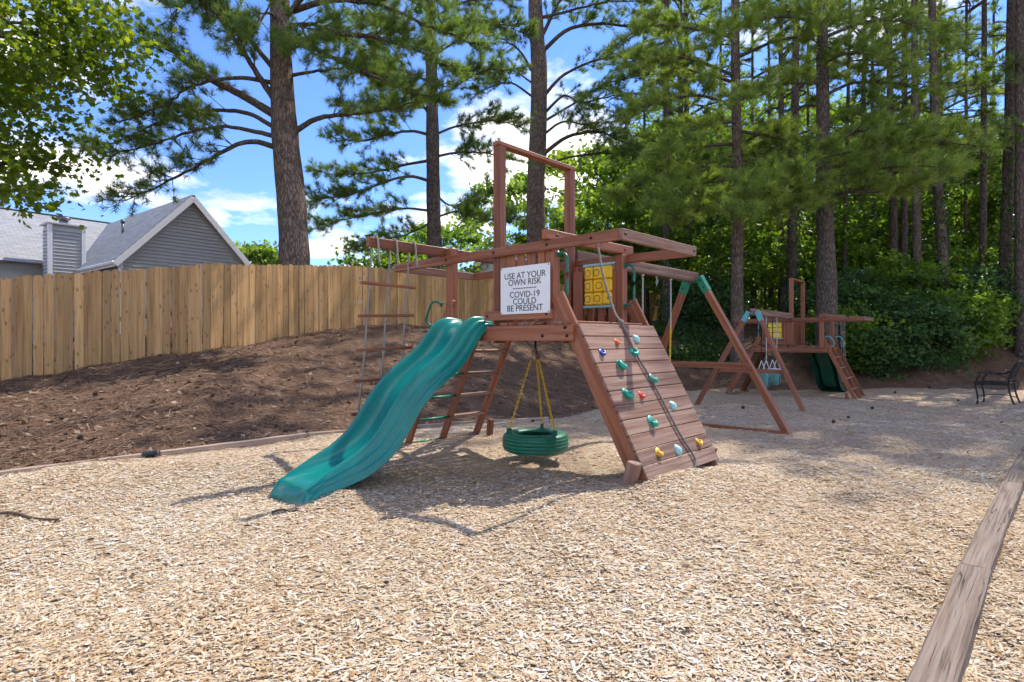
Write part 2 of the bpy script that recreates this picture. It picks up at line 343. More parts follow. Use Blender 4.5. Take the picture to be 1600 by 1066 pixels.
bump(t, b, math_(t, 'ADD', v1.outputs['Distance'], sn), 0.6, 0.02)
# siding, roof
plain('siding', (0.40, 0.405, 0.41), 0.6, var=0.05, nscale=3)
plain('siding_light', (0.50, 0.50, 0.49), 0.6, var=0.05, nscale=3)
def roofmat(name, c0, c1):
    m, t, b, out = newmat(name); tcn = N(t, 'ShaderNodeTexCoord')
    br = N(t, 'ShaderNodeTexBrick'); br.inputs['Scale'].default_value = 1.0; br.inputs['Brick Width'].default_value = 0.32; br.inputs['Row Height'].default_value = 0.145; br.inputs['Mortar Size'].default_value = 0.008
    br.inputs['Color1'].default_value = (*c0, 1); br.inputs['Color2'].default_value = (*c1, 1); br.inputs['Mortar'].default_value = (*tuple(x * 0.45 for x in c0), 1)
    t.links.new(tcn.outputs['UV'], br.inputs['Vector'])
    n = noise(t, tcn.outputs['Object'], 2, 5)
    t.links.new(mixc(t, 0.25, br.outputs['Color'], ramp(t, n, [(0.3, c0), (0.7, c1)])), b.inputs['Base Color']); b.inputs['Roughness'].default_value = 0.9
    bump(t, b, br.outputs['Fac'], -0.4, 0.02)
roofmat('roof', (0.24, 0.245, 0.255), (0.34, 0.345, 0.355))
roofmat('roof_light', (0.42, 0.42, 0.42), (0.52, 0.52, 0.52))

# ------------------------------------------------------------------ terrain
U = np.array([-938, 898.0]); U /= np.linalg.norm(U)
Vv = np.array([860, 898.0]); Vv /= np.linalg.norm(Vv)
O1 = np.array([173 / FPX * 4.45, 4.45])
def ab(a, b): return O1 + U * a + Vv * b
EDGE = np.array([(-40, -38), (-12, -3.6), (-4.55, 4.95), (-2.5, 7.0), (-0.6, 9.4), (0.65, 10.3), (1.9, 12.4), (4.0, 15.7), (6.5, 17.2), (9.8, 17.5), (16, 17.2), (30, 16.5), (80, 14)], float)
def edge_dist(x, y):
    best = np.full(x.shape, 1e9); sgn = np.zeros(x.shape)
    for i in range(len(EDGE) - 1):
        p, q = EDGE[i], EDGE[i + 1]; d = q - p; L2 = d @ d
        t_ = np.clip(((x - p[0]) * d[0] + (y - p[1]) * d[1]) / L2, 0, 1)
        ex = x - (p[0] + t_ * d[0]); ey = y - (p[1] + t_ * d[1]); dd = np.hypot(ex, ey)
        s = np.sign(d[0] * ey - d[1] * ex)
        m_ = dd < best - 1e-9; best = np.where(m_, dd, best); sgn = np.where(m_, s, sgn)
    return best * np.where(sgn == 0, 1, sgn)
_w = np.random.default_rng(3); _k = [( *(_w.normal(size=2) * f), _w.uniform(0, 6.28), a) for f, a in ((0.5, .03), (0.8, .022), (1.3, .016), (2.2, .010), (3.5, .007), (6, .005), (9, .004), (14, .0035), (5, .005), (2.7, .008))]
def sstep(a, b, x):
    t_ = np.clip((x - a) / (b - a), 0, 1); return t_ * t_ * (3 - 2 * t_)
def gz(x, y):
    x = np.asarray(x, float); y = np.asarray(y, float)
    z = -0.12 - 0.26 * sstep(6.5, 13, y)
    d = edge_dist(x, y)
    H = np.interp(x + y, [-30, 0, 1.1, 5.8, 11.4, 36, 60], [.3, .45, .56, 1.17, 1.86, 2.1, 2.5])
    t_ = np.clip(d / 6.5, 0, 1)
    z = z + H * np.sin(t_ * math.pi / 2) ** 1.25 + 0.12 * np.clip(d - 6.5, 0, 30) ** 0.5 * (d > 6.5)
    for kx, ky, ph, a in _k: z = z + a * np.sin(kx * x + ky * y + ph) * (1 + 0.9 * sstep(0, 1, d))
    def g(a, b, h, s, s2=None):
        p = ab(a, b); da = (x - p[0]) * U[0] + (y - p[1]) * U[1]; db = (x - p[0]) * Vv[0] + (y - p[1]) * Vv[1]
        return h * np.exp(-(da / s) ** 2 - (db / (s2 or s)) ** 2)
    z = z + g(-0.25, 0.55, 0.12, 0.45, 0.8) + g(1.95, -1.85, -0.07, 0.5) + g(1.42, -1.6, 0.06, 0.2) + g(1.43, 0.6, -0.07, 0.5) + g(2.9, 0.7, -0.01, 0.4)
    return z
def gz1(x, y): return float(gz(np.array([x]), np.array([y]))[0])
xs = np.concatenate([-np.geomspace(400, 11, 26), np.arange(-10.9, 17, 0.11), np.geomspace(17.1, 400, 26)])
ys = np.concatenate([np.array([-60, -30, -15, -8, -5, -3, -2, -1.2]), np.arange(-0.6, 20, 0.11), np.geomspace(20.1, 600, 40)])
GX, GY = np.meshgrid(xs, ys); GZ = gz(GX, GY); nx, ny = len(xs), len(ys)
idx = np.arange(nx * ny).reshape(ny, nx)
Fg = np.stack([idx[:-1, :-1], idx[:-1, 1:], idx[1:, 1:], idx[1:, :-1]], -1).reshape(-1, 4)
ground = mesh_np('ground', np.stack([GX, GY, GZ], -1).reshape(-1, 3), Fg, MATS['ground'], None, True)
a_ = ground.data.attributes.new('bed', 'FLOAT', 'POINT'); a_.data.foreach_set('value', edge_dist(GX, GY).ravel().astype(np.float32))
tag(ground, kind='structure')
def W(px, py, Y): return np.array([(px - 800) / FPX * Y, Y, CAMZ + (533 - py) / FPX * Y])

# ------------------------------------------------------------------ wood chips and pine straw (loose pieces nobody could count)
def sample_ground(n, y0, y1, power, rng, wide=1.02, side=1.6):
    """points in the field of view, thinning with distance"""
    uu = rng.random(n)
    if abs(power - 2) < 1e-6: y = y0 * (y1 / y0) ** uu
    else:
        e = 2 - power; y = (y0 ** e + uu * (y1 ** e - y0 ** e)) ** (1 / e)
    x = (rng.random(n) * 2 - 1) * (wide * y + side)
    return x, y
def scatter_chips():
    rng = np.random.default_rng(11)
    parts = [sample_ground(175000, 1.5, 5.4, 1.4, rng, .95, 1.1), sample_ground(95000, 4.6, 18, 2.1, rng, .97, 1.1)]
    x = np.concatenate([p[0] for p in parts]); y = np.concatenate([p[1] for p in parts])
    d = edge_dist(x, y); keep = d < rng.normal(0, 0.10, len(d)) - 0.02; x, y = x[keep], y[keep]
    n = len(x); z = gz(x, y)
    L = rng.gamma(4, 0.0078, n) * np.interp(y, [2, 6, 12], [0.80, 0.95, 1.5]); L = np.clip(L, .008, .10); w = np.clip(rng.gamma(5, 0.0014, n), .0025, .018) * np.interp(y, [2, 6, 12], [0.95, 1.15, 1.8])
    yaw = rng.normal(0.1, 1.0, n); pit = rng.normal(0, 0.10, n); rol = rng.normal(0, 0.20, n)
    cx, sx = np.cos(yaw), np.sin(yaw)
    ax = np.stack([cx * np.cos(pit), sx * np.cos(pit), np.sin(pit)], -1)
    ay = np.stack([-sx * np.cos(rol), cx * np.cos(rol), np.sin(rol)], -1)
    az = np.cross(ax, ay)
    c = np.stack([x, y, z + 0.003 + np.abs(rng.normal(0, 0.004, n)) + 0.35 * np.abs(np.sin(pit)) * L], -1)
    hx = ax * (L / 2)[:, None]; hy = ay * (w / 2)[:, None]; hz = az * (w * 0.22)[:, None]
    sk = hx * rng.uniform(-0.35, 0.35, n)[:, None]; sk2 = hx * rng.uniform(-.35, .35, n)[:, None]
    V = np.stack([c - hx - hy + sk, c - hx * 1.04 + hz, c - hx + hy - sk2, c + hx - hy - sk2, c + hx * 1.04 + hz, c + hx + hy + sk], 1).reshape(-1, 3)
    b6 = np.arange(n)[:, None] * 6
    F = np.concatenate([b6 + np.array([0, 3, 4, 1]), b6 + np.array([1, 4, 5, 2])], 0)
    pat = 0.10 * np.sin(1.3 * x + 0.4 * y) * np.sin(0.9 * y - .5 * x)
    r = np.clip(rng.beta(1.45, 1.15, n) + pat, 0, 1)
    o = mesh_np('wood_chips', V, F, MATS['chip'], np.repeat(r, 6)); return tag(o, 'loose pale tan wood chips covering the play area floor', 'wood chips', kind='stuff')
scatter_chips()
def scatter_straw():
    rng = np.random.default_rng(12)
    x, y = sample_ground(120000, 4.5, 24, 1.6, rng, 1.0, 1.0)
    d = edge_dist(x, y); keep = d > rng.normal(0.0, 0.12, len(d)); x, y = x[keep], y[keep]; n = len(x)
    L = rng.uniform(0.08, 0.2, n); w = rng.uniform(.003, .006, n) * np.interp(y, [5, 20], [1, 2.0])
    yaw = rng.uniform(0, 6.28, n); pit = rng.normal(0, 0.18, n)
    ax = np.stack([np.cos(yaw), np.sin(yaw)], -1) * (L / 2)[:, None]; ay = np.stack([-np.sin(yaw), np.cos(yaw)], -1) * (w / 2)[:, None]
    x0, y0, x1, y1 = x - ax[:, 0], y - ax[:, 1], x + ax[:, 0], y + ax[:, 1]
    z0 = gz(x0, y0) + rng.uniform(.004, .03, n); z1 = gz(x1, y1) + rng.uniform(.004, .03, n) + np.abs(pit) * L * .3
    V = np.stack([np.stack([x0 - ay[:, 0], y0 - ay[:, 1], z0], -1), np.stack([x0 + ay[:, 0], y0 + ay[:, 1], z0 + w * .4], -1), np.stack([x1 + ay[:, 0], y1 + ay[:, 1], z1 + w * .4], -1), np.stack([x1 - ay[:, 0], y1 - ay[:, 1], z1], -1)], 1).reshape(-1, 3)
    F = np.arange(n)[:, None] * 4 + np.arange(4)
    o = mesh_np('pine_straw', V, F, MATS['straw'], np.repeat(np.clip(rng.beta(2, 2.6, n), 0, 1), 4)); tag(o, 'brown fallen pine needles lying over the sloping bank', 'pine straw', kind='stuff')
    # dead leaves on the bank
    x, y = sample_ground(13000, 2.2, 24, 1.6, rng, 1.0, 1.0); d = edge_dist(x, y); keep = (d > 0.1) | (rng.random(len(d)) < .06); x, y = x[keep], y[keep]; n = len(x)
    s = rng.uniform(.02, .06, n) * np.where(edge_dist(x, y) > 0, 1, .55); yaw = rng.uniform(0, 6.28, n); z = gz(x, y) + 0.015
    e1 = np.stack([np.cos(yaw), np.sin(yaw), rng.normal(0, .3, n)], -1) * s[:, None]; e2 = np.stack([-np.sin(yaw), np.cos(yaw), rng.normal(0, .3, n)], -1) * (s * .55)[:, None]
    c = np.stack([x, y, z], -1); V = np.stack([c - e1, c - e2, c + e1, c + e2], 1).reshape(-1, 3)
    o = mesh_np('fallen_leaves', V, np.arange(n)[:, None] * 4 + np.arange(4), MATS['straw'], np.repeat(np.clip(rng.beta(3, 1.3, n), 0, 1), 4)); tag(o, 'small dry leaves strewn over the pine straw', 'leaf litter', kind='stuff')
scatter_straw()

# ------------------------------------------------------------------ playset
def P(a, b, z): return (b, a, z)
def bolt(parent, p, n, r=0.012):
    """a round bolt head at p facing n"""
    n = Vector(n).normalized(); p = Vector(p)
    return tube_obj('bolt', [p - n * 0.004, p + n * 0.006], r, MATS['bolt'], parent, 10)
def handle(parent, p0, p1, out, mat, r=0.0125):
    p0 = Vector(p0); p1 = Vector(p1); o = Vector(out); d = (p1 - p0).normalized()
    pts = [p0, p0 + o * 0.55, p0 + o * 0.92 + d * 0.03, p0 + o + d * 0.09, p1 + o - d * 0.09, p1 + o * 0.92 - d * 0.03, p1 + o * 0.55, p1]
    h = tube_obj('grab_handle', smooth_path([tuple(q) for q in pts], 22), r, mat, parent, 8)
    for q in (p0, p1): 
        tube_obj('flange', [q - o.normalized() * 0.004, q + o.normalized() * 0.008], 0.028, mat, h, 10)
    return h
SLIDE_PROF = [(0.10, 1.235, .05), (0.0, 1.24, .06), (-0.09, 1.205, .10), (-0.17, 1.125, .135), (-0.26, 1.01, .145), (-0.39, .875, .145), (-0.56, .758, .145), (-0.70, .66, .145), (-0.833, .535, .145), (-0.978, .338, .145), (-1.117, .185, .14), (-1.30, .075, .125), (-1.46, .03, .10), (-1.60, .0, .065), (-1.70, -.02, .032), (-1.775, -.05, .014), (-1.82, -.125, .006), (-1.83, -.20, .004), (-1.832, -.29, .002)]
def slide(parent, ac, mat, dz=0.0):
    prof = smooth_path(SLIDE_PROF, 64); pb, pz, ph = prof[:, 0], prof[:, 1], prof[:, 2]
    T = np.gradient(np.stack([pb, pz], -1), axis=0); T /= np.linalg.norm(T, axis=1)[:, None]
    Nn = np.stack([T[:, 1], -T[:, 0]], -1); Nn[Nn[:, 1] < 0] *= 1
    Nn = np.where((Nn[:, 1] < 0)[:, None] & (np.arange(len(Nn)) < 58)[:, None], -Nn, Nn)
    # half section: (offset from the centre, height as a share of the wall, extra)
    half = [(0, 0, 0), (.09, 0.0, .0), (.135, .04, .004), (.165, .2, .006), (.183, .55, .004), (.194, .88, 0), (.203, 1.0, .006), (.214, 1.03, .006), (.224, .96, .002), (.232, .74, 0), (.238, .50, .0), (.243, .44, .0), (.258, .42, .0), (.262, .36, 0), (.268, .02, 0), (.272, -.04, 0), (.287, -.07, .0), (.291, -.12, 0), (.296, -.45, 0), (.301, -.52, 0)]
    sec = [(-x, h, e) for x, h, e in half[:0:-1]] + half
    V = []; m = len(sec)
    for i in range(len(pb)):
        flare = 1.0 + 0.16 * max(0, (i - 44) / 20)
        for x, h, e in sec:
            hh = h * max(ph[i], 0.02) + (e if h >= 0 else 0)
            if h < 0: hh = h * (0.13 if i < 56 else 0.05)
            V.append((pb[i] + Nn[i, 0] * hh, ac + x * flare, pz[i] + Nn[i, 1] * hh + dz))
    F = [(i * m + j, i * m + j + 1, (i + 1) * m + j + 1, (i + 1) * m + j) for i in range(len(pb) - 1) for j in range(m - 1)]
    o = mesh_py('slide', V, F, mat, parent, smooth=True)
    s = o.modifiers.new('thickness', 'SOLIDIFY'); s.thickness = 0.007; s.offset = -1
    s2 = o.modifiers.new('smooth', 'SUBSURF'); s2.levels = 1; s2.render_levels = 1
    return o
def hold(parent, p, nrm, tdir, mat, size, seed, shape):
    """a moulded climbing hold: curled horseshoe jug, hooked ear or wedge with a pocket"""
    rng = random.Random(seed); bm = bmesh.new(); bmesh.ops.create_icosphere(bm, subdivisions=3, radius=1.0)
    for v in bm.verts:      # the base blob
        c = v.co; an = math.atan2(c.y, c.x); rr = 1 + .12 * math.sin(2 * an + seed) + .08 * math.sin(3 * an)
        if shape == 'edge':
            z = max(c.z, -.1) * (.75 if c.y < .1 else .75 - .7 * min(1, (c.y - .1) / .7)); v.co = Vector((c.x * .85 * (1 - .3 * c.y), c.y * 1.15, z)) * size
            d2 = (c.x / .35) ** 2 + ((c.y - .25) / .3) ** 2
            if c.z > 0: v.co.z -= size * .3 * math.exp(-d2)
        else: v.co = Vector((c.x * rr * .8, c.y * rr * .85, max(c.z, -.1) * .30)) * size
    if shape != 'edge':
        sp = 3.9 if shape == 'jug' else 3.0; a0 = rng.uniform(-.6, .6) + math.pi * .5 + (6.283 - sp) / 2
        th = np.linspace(a0, a0 + sp, 14); rad = .66 if shape == 'jug' else .55
        pts = np.stack([np.cos(th) * rad * (.9 if shape == 'jug' else .75), np.sin(th) * rad * (1 if shape == 'jug' else 1.25), .30 + .22 * np.sin(np.linspace(0, math.pi, 14))], -1) * size
        tr = (.20 + .16 * np.sin(np.linspace(0.15, math.pi - .15, 14))) * size; tr[0] = tr[-1] = size * .07
        V, F = tube(pts, tr, 9); vs = [bm.verts.new(tuple(q)) for q in V]
        for f in F: bm.faces.new([vs[i] for i in f])
        bm.faces.new(vs[:9][::-1]); bm.faces.new(vs[-9:])
    bmesh.ops.recalc_face_normals(bm, faces=bm.faces)
    me = bpy.data.meshes.new('climbing_hold'); bm.to_mesh(me); bm.free(); me.materials.append(mat)
    for q in me.polygons: q.use_smooth = True
    o = bpy.data.objects.new('climbing_hold', me); COL.objects.link(o)
    z = Vector(nrm).normalized(); y = Vector(tdir).normalized(); x = y.cross(z)
    M = Matrix((x, y, z)).transposed().to_4x4()
    M = M @ Matrix.Rotation(rng.uniform(-.5, .5), 4, 'Z'); M.translation = Vector(p)
    o.matrix_basis = M; attach(o, parent)
    return o
def playset(name, loc, rz, label, near):
    st, sw = MATS['stain'], MATS['stain_worn']
    R = empty(name, loc, rz, label, 'playset')
    # posts
    zt = 2.045
    post = {}
    for a in (0.77, 2.13):
        for b in (0.0825, 1.165):
            top = 1.944 if a < 1 else 2.03
            post[(a, b)] = beam('post', R, P(a, b, 1.06), P(a, b, top), 0.089, 0.089, st, up=(0, 1, 0))
    arch = [beam('arch_post', R, P(1.43, b, 1.05), P(1.43, b, 2.93), 0.089, 0.089, st, up=(0, 1, 0)) for b in (0.0825, 1.165)]
    beam('arch_bar', R, P(1.43, 0.03, 2.950), P(1.43, 1.218, 2.950), 0.095, 0.038, st)
    # upper frame
    for b in (0.019, 1.229):
        lb = beam('long_beam', R, P(0.04, b, 1.903), P(3.03, b, 1.903), 0.038, 0.089, st)
        for a in (0.77, 1.43, 2.13, 0.3, 2.75):
            bolt(lb, P(a, b + (-0.0195 if b < .5 else 0.0195), 1.905), (-1 if b < .5 else 1, 0, 0))
    for a in (0.021, 3.049):
        eb = beam('end_beam', R, P(a, 0.0, 1.903), P(a, 1.248, 1.903), 0.038, 0.0888, sw)
        for b in (0.04, 1.2): bolt(eb, P(a + (-0.0195 if a < 1 else .0195), b, 1.905), (0, -1 if a < 1 else 1, 0))
    cp = beam('cross_piece', R, P(0.77, -0.03, 1.993), P(0.77, 1.34, 1.993), 0.07, 0.089, st)
    for b in (0.10, 1.18): bolt(cp, P(0.77 - .0355, b, 1.993), (0, -1, 0))
    rb = beam('ladder_beam', R, P(2.212, -0.87, 1.995), P(2.212, 1.30, 1.995), 0.07, 0.089, st)
    # deck
    for b in (-0.002, 1.25):
        db = beam('deck_beam', R, P(0.47, b, 1.14), P(2.24, b, 1.14), 0.038, 0.14, st)
        s = -1 if b < .5 else 1
        for a, z in ((0.55, 1.185), (0.53, 1.115), (0.80, 1.115), (2.1, 1.185), (2.13, 1.11)): bolt(db, P(a, b + s * 0.0195, z), (s, 0, 0), 0.014)
    for a in (0.489, 2.221): beam('deck_rim', R, P(a, 0.02, 1.14), P(a, 1.228, 1.14), 0.036, 0.136, st)
    nb = 16
    for i in range(nb):
        a = 0.50 + (i + 0.5) * (2.21 - 0.50) / nb
        if any(abs(a - q) < 0.10 for q in (0.77, 1.43, 2.13)): b0, b1 = 0.132, 1.115
        else: b0, b1 = 0.005, 1.243
        beam('deck_board', R, P(a, b0, 1.2265), P(a, b1, 1.2265), 0.100, 0.030, sw if i % 3 else st, bev=0.004)
    # guard panel towards the camera side: bottom rail and slats
    gr = beam('guard_rail', R, P(0.70, -0.006, 1.305), P(1.54, -0.006, 1.305), 0.034, 0.086, st)
    for a in (0.755, 1.49): bolt(gr, P(a, -0.0235, 1.305), (-1, 0, 0))
    for a in (0.873, 0.995, 1.12, 1.245, 1.34):
        beam('guard_slat', R, P(a, 0.052, 1.245), P(a, 0.052, 1.875), 0.095 if a > .9 else .08, 0.02, st, up=(1, 0, 0))
    # far panel with the noughts-and-crosses game
    for a in (1.275, 1.352): beam('guard_slat', R, P(a, 1.19, 1.245), P(a, 1.19, 1.875), 0.068, 0.022, st, up=(1, 0, 0))
    for a in (0.885, 1.025, 1.165): beam('guard_slat', R, P(a, 1.19, 1.245), P(a, 1.19, 1.415), 0.085, 0.022, st, up=(1, 0, 0))
    beam('guard_rail', R, P(0.70, 1.2525, 1.305), P(1.54, 1.2525, 1.305), 0.034, 0.086, st)
    if near:
        beam('guard_slat', R, P(1.275, 1.112, 1.245), P(1.275, 1.112, 1.80), 0.12, 0.022, st, up=(1, 0, 0))
        beam('guard_slat', R, P(0.862, 1.146, 1.245), P(0.862, 1.146, 1.80), 0.09, 0.022, st, up=(1, 0, 0))
    tb = beam('game_frame', R, P(0.83, 1.145, 1.862), P(1.22, 1.145, 1.862), 0.05, 0.028, MATS['ttt_bar'])
    beam('game_bar', tb, P(0.83, 1.145, 1.428), P(1.22, 1.145, 1.428), 0.05, 0.028, MATS['ttt_bar'])
    rg = random.Random(5)
    for j in range(3):
        tube_obj('rod', [P(0.91 + j * 0.115, 1.145, 1.43), P(0.91 + j * 0.115, 1.145, 1.86)], 0.006, MATS['galv'], tb, 6)
        for k in range(3):
            a = 0.91 + j * 0.115; z = 1.51 + k * 0.135
            me = box_mesh(0.108, 0.075, 0.126, 0.012); me.materials.append(MATS['ttt_yellow'])
            bk = bpy.data.objects.new('game_block', me); COL.objects.link(bk)
            tw = rg.uniform(-.16, .16)
            bk.matrix_basis = Matrix.Translation(Vector(P(a, 1.145, z))) @ Matrix.Rotation(math.pi / 2 + tw, 4, 'Z'); attach(bk, tb)
            if near and not (j == 0):
                off = rg.uniform(-.012, .012); th = np.linspace(0, 2 * np.pi, 25)
                ring = [P(a + off + 0.034 * math.cos(q), 1.145 - 0.0385 - 0.0, z + 0.034 * math.sin(q)) for q in th]
                rm = Matrix.Translation(Vector(P(a, 1.145, z))) @ Matrix.Rotation(tw, 4, 'Z') @ Matrix.Translation(-Vector(P(a, 1.145, z)))
                ring = [tuple(rm @ Vector(q)) for q in ring]
                tube_obj('ring_mark', ring, 0.0032, MATS['ink'], tb, 5)
            elif not near:
                c = rg.choice([(0.02, .02), (-.02, -.02), (0.0, 0.03)])
                mm = box_mesh(0.04, 0.004, 0.03, 0.001); mm.materials.append(MATS['ttt_bar']); q = bpy.data.objects.new('cross_mark', mm); COL.objects.link(q)
                q.matrix_basis = Matrix.Translation(Vector(P(a + c[0], 1.145 + 0.041, z + c[1]))) @ Matrix.Rotation(math.pi / 2 + tw, 4, 'Z'); attach(q, tb)
    # climbing wall
    a_of = lambda z: 0.45 - (1.21 - z) * 0.5504
    top = P(a_of(1.50) + .0, 0, 1.50); bot = P(a_of(-0.28), 0, -0.28)
    n_w = Vector((0, -0.876, 0.482)); t_w = Vector((0, 0.482, 0.876))      # outward normal and up-slope
    fr = None
    for b in (0.028, 1.165 + .01):
        off = n_w * -0.072
        o = beam('wall_stringer', R, Vector(P(a_of(1.50), b, 1.50)) + off, Vector(P(a_of(-0.25), b, -0.25)) + off, 0.038, 0.135, st, up=n_w)
        fr = fr or o
        # toe stub
        s = beam('toe_stub', R, P(-0.02, b - 0.085 if b < .5 else b + .075, -0.32), P(-0.14, b - 0.085 if b < .5 else b + 0.075, 0.16 if b < .5 else 0.10), 0.089, 0.089, sw, up=(0, 1, 0.2))
    for i in range(11):
        sp = 1.381 / 11; s0 = (i + 0.5) * sp
        c = Vector(P(0.45, 0.0, 1.21)) - t_w * s0 + n_w * 0.012
        beam('plank', fr, c + Vector((-0.0, 0, 0)), c + Vector((1.205, 0, 0)), sp - 0.007, 0.024, sw, up=n_w, bev=0.003)
    if near:
        HL = [(0.432, .179, 'hold_orange', .034, 'ear'), (0.773, .14, 'hold_light', .046, 'edge'), (0.132, .281, 'hold_blue', .036, 'jug'), (0.609, .283, 'hold_green', .05, 'jug'), (0.329, .401, 'hold_green', .058, 'jug'), (0.708, .548, 'hold_green', .054, 'ear'), (0.222, .662, 'hold_green', .056, 'jug'), (0.426, .689, 'hold_red', .036, 'ear'), (0.85, .815, 'hold_light', .048, 'edge'), (0.389, .924, 'hold_green', .056, 'ear'), (0.288, 1.178, 'hold_yellow', .042, 'ear'), (0.596, 1.195, 'hold_light', .05, 'edge'), (0.978, 1.185, 'hold_yellow', .038, 'jug')]
        for i, (b, s, mt, sz, shp) in enumerate(HL):
            c = Vector(P(0.45, b, 1.21)) - t_w * s + n_w * 0.024
            hd = hold(fr, c, n_w, t_w, MATS[mt], sz * 1.06, i + 3, shp)
            bolt(fr, c + n_w * (sz * (.45 if shp == 'edge' else .30)), n_w, 0.007)
            hd['label'] = {'hold_orange': 'orange', 'hold_light': 'pale aqua', 'hold_blue': 'blue', 'hold_green': 'green', 'hold_red': 'red', 'hold_yellow': 'yellow'}[mt] + ' climbing hold'
    # ladder on the other side
    n_l = Vector((0, 0.90, 0.43)); al = lambda z: 2.235 + (1.21 - z) * 0.485
    lf = None
    for b in (0.06, 0.56, 1.10):
        zt_ = 1.50 if b != 0.56 else 1.205
        o = beam('ladder_rail', R, P(al(zt_), b, zt_), P(al(-0.30), b, -0.30), 0.038, 0.089, st, up=n_l)
        lf = lf or o
        if b > 1: beam('toe_stub', R, P(al(-.3) - 0.25, b + .07, -0.3), P(al(.1) - 0.10, b + 0.07, 0.10), 0.06, 0.07, st, up=n_l)
    for z in (0.955, 0.70, 0.44, 0.185, -0.085):
        beam('rung', lf, P(al(z), 0.579, z), P(al(z), 1.081, z), 0.089, 0.034, sw if z < .9 else st, up=(0, 0, 1))
        tube_obj('pipe_rung', [P(al(z), 0.079, z), P(al(z), 0.541, z)], 0.014, MATS['green_metal'], lf, 10)
    # grab handles
    hm = MATS['green_plastic'] if near else MATS['teal_metal']
    for b in (0.10, 1.165): handle(R, P(0.7255, b, 1.83), P(0.7255, b, 1.43), Vector(P(-0.105, 0, 0)), hm)
    for b in (0.02, 1.15): handle(R, P(2.2, b - .02, 1.45), P(2.33, b - .02, 1.22), Vector(P(0.09, -0.05, 0.05)), hm)
    # slide
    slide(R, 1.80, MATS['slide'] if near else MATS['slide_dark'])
    # swing beam and A-frame
    sb = beam('swing_beam', R, P(1.43, 1.255, 2.0), P(1.43, 4.16, 2.0), 0.089, 0.135, sw)
    gm = MATS['green_metal'] if near else MATS['teal_metal']
    for s in (-1, 1):
        foot = Vector(P(1.43 + s * 1.22, 4.50, -0.30)); head = Vector(P(1.43 + s * 0.085, 4.085, 2.00))
        lg = beam('swing_leg', R, head, foot, 0.089, 0.089, st, up=(1, 0, 0.2))
        d = (foot - head).normalized()
        br = beam('bracket', R, head + d * 0.0, head + d * 0.24, 0.099, 0.099, gm, up=(1, 0, 0.2), bev=0.002)
        for q in (0.06, 0.18): bolt(br, head + d * q + Vector((-0.052, 0, 0)), (-1, 0, 0), 0.011)
    beam('bracket_plate', R, P(1.33, 4.085, 1.925), P(1.53, 4.085, 1.925), 0.10, 0.006, gm)
    al_ = lambda z, s: 1.43 + s * (0.085 + (2.0 - z) / 2.3 * 1.135)
    bl_ = lambda z: 4.085 + (2.0 - z) / 2.3 * 0.415
    beam('brace', R, P(al_(.72, -1) - .04, bl_(.72) - 0.066, .72), P(al_(.72, 1) + .04, bl_(.72) - 0.066, .72), 0.038, 0.089, st)
    beam('ground_brace', R, P(al_(-.2, -1) - .02, bl_(-.2) - 0.066, -.205), P(al_(-.2, 1), bl_(-.2) - 0.066, -.215), 0.038, 0.089, st)
    return R
rz1 = math.atan2(Vv[1], Vv[0])
set1 = playset('wooden_playset', (O1[0], O1[1], 0), rz1, 'large red-brown wooden playset in front, with teal wave slide and sloping climbing wall', True)
# sign on the near playset
def text_mesh(body, size, xs):
    c = bpy.data.curves.new('t', 'FONT'); c.body = body; c.size = size; c.align_x = 'CENTER'; c.extrude = 0.0006; c.space_line = 0.82; c.offset = 0.0006
    o = bpy.data.objects.new('t', c); COL.objects.link(o); bpy.context.view_layer.update()
    me = bpy.data.meshes.new_from_object(o.evaluated_get(bpy.context.evaluated_depsgraph_get())); bpy.data.objects.remove(o)
    for v in me.vertices: v.co.x *= xs
    return me
sg = beam('sign', set1, P(1.303, -0.0295, 1.528), P(0.708, -0.0295, 1.528), 0.006, 0.428, MATS['sign_white'], bev=0.0015)
sg['label'] = 'white warning sign screwed to the guard slats'
MT = Matrix(((0, 0, -1, 0), (-1, 0, 0, 0), (0, 1, 0, 0), (0, 0, 0, 1)))
for body, z, size, xs in (('USE AT YOUR', 1.633, 0.078, 1.03), ('OWN RISK', 1.572, 0.078, 1.05), ('---------', 1.527, 0.07, 1.42), ('COVID-19', 1.462, 0.078, 1.05), ('COULD', 1.400, 0.078, 1.05), ('BE PRESENT', 1.339, 0.078, 1.05)):
    me = text_mesh(body, size, xs); me.materials.clear(); me.materials.append(MATS['ink'])
    o = bpy.data.objects.new('lettering', me); COL.objects.link(o)
    o.matrix_basis = Matrix.Translation(Vector(P(1.003, -0.0332, z))) @ MT; attach(o, sg)
    o['label'] = 'dark sans-serif capitals on the white sign'
for a in (1.29, 0.72):
    for z in (1.325, 1.73): bolt(sg, P(a, -0.0325, z), (-1, 0, 0), 0.005)

# hanging things
def chain(parent, p0, p1, mat, link_len=0.034, r=0.0032, name='chain'):
    p0 = Vector(p0); p1 = Vector(p1); L = (p1 - p0).length; n = max(2, int(L / (link_len * 0.78))); d = (p1 - p0).normalized()
    A = Acc(); th = np.linspace(0, 2 * np.pi, 9)
    q = d.to_track_quat('Z', 'Y')
    for i in range(n):
        c = p0 + d * ((i + .5) * L / n); rot = q @ Quaternion((0, 0, 1), (i % 2) * math.pi / 2 + 0.3)
        ring = [c + rot @ Vector((0.010 * math.cos(x), 0, link_len / 2 * math.sin(x))) for x in th]
        V, F = tube([tuple(x) for x in ring], r, 4); A.add(V, F)
    return A.obj(name, mat, parent)
def world_empty(name, base, rz, label, cat, group=None): return empty(name, base, rz, label, cat, group)
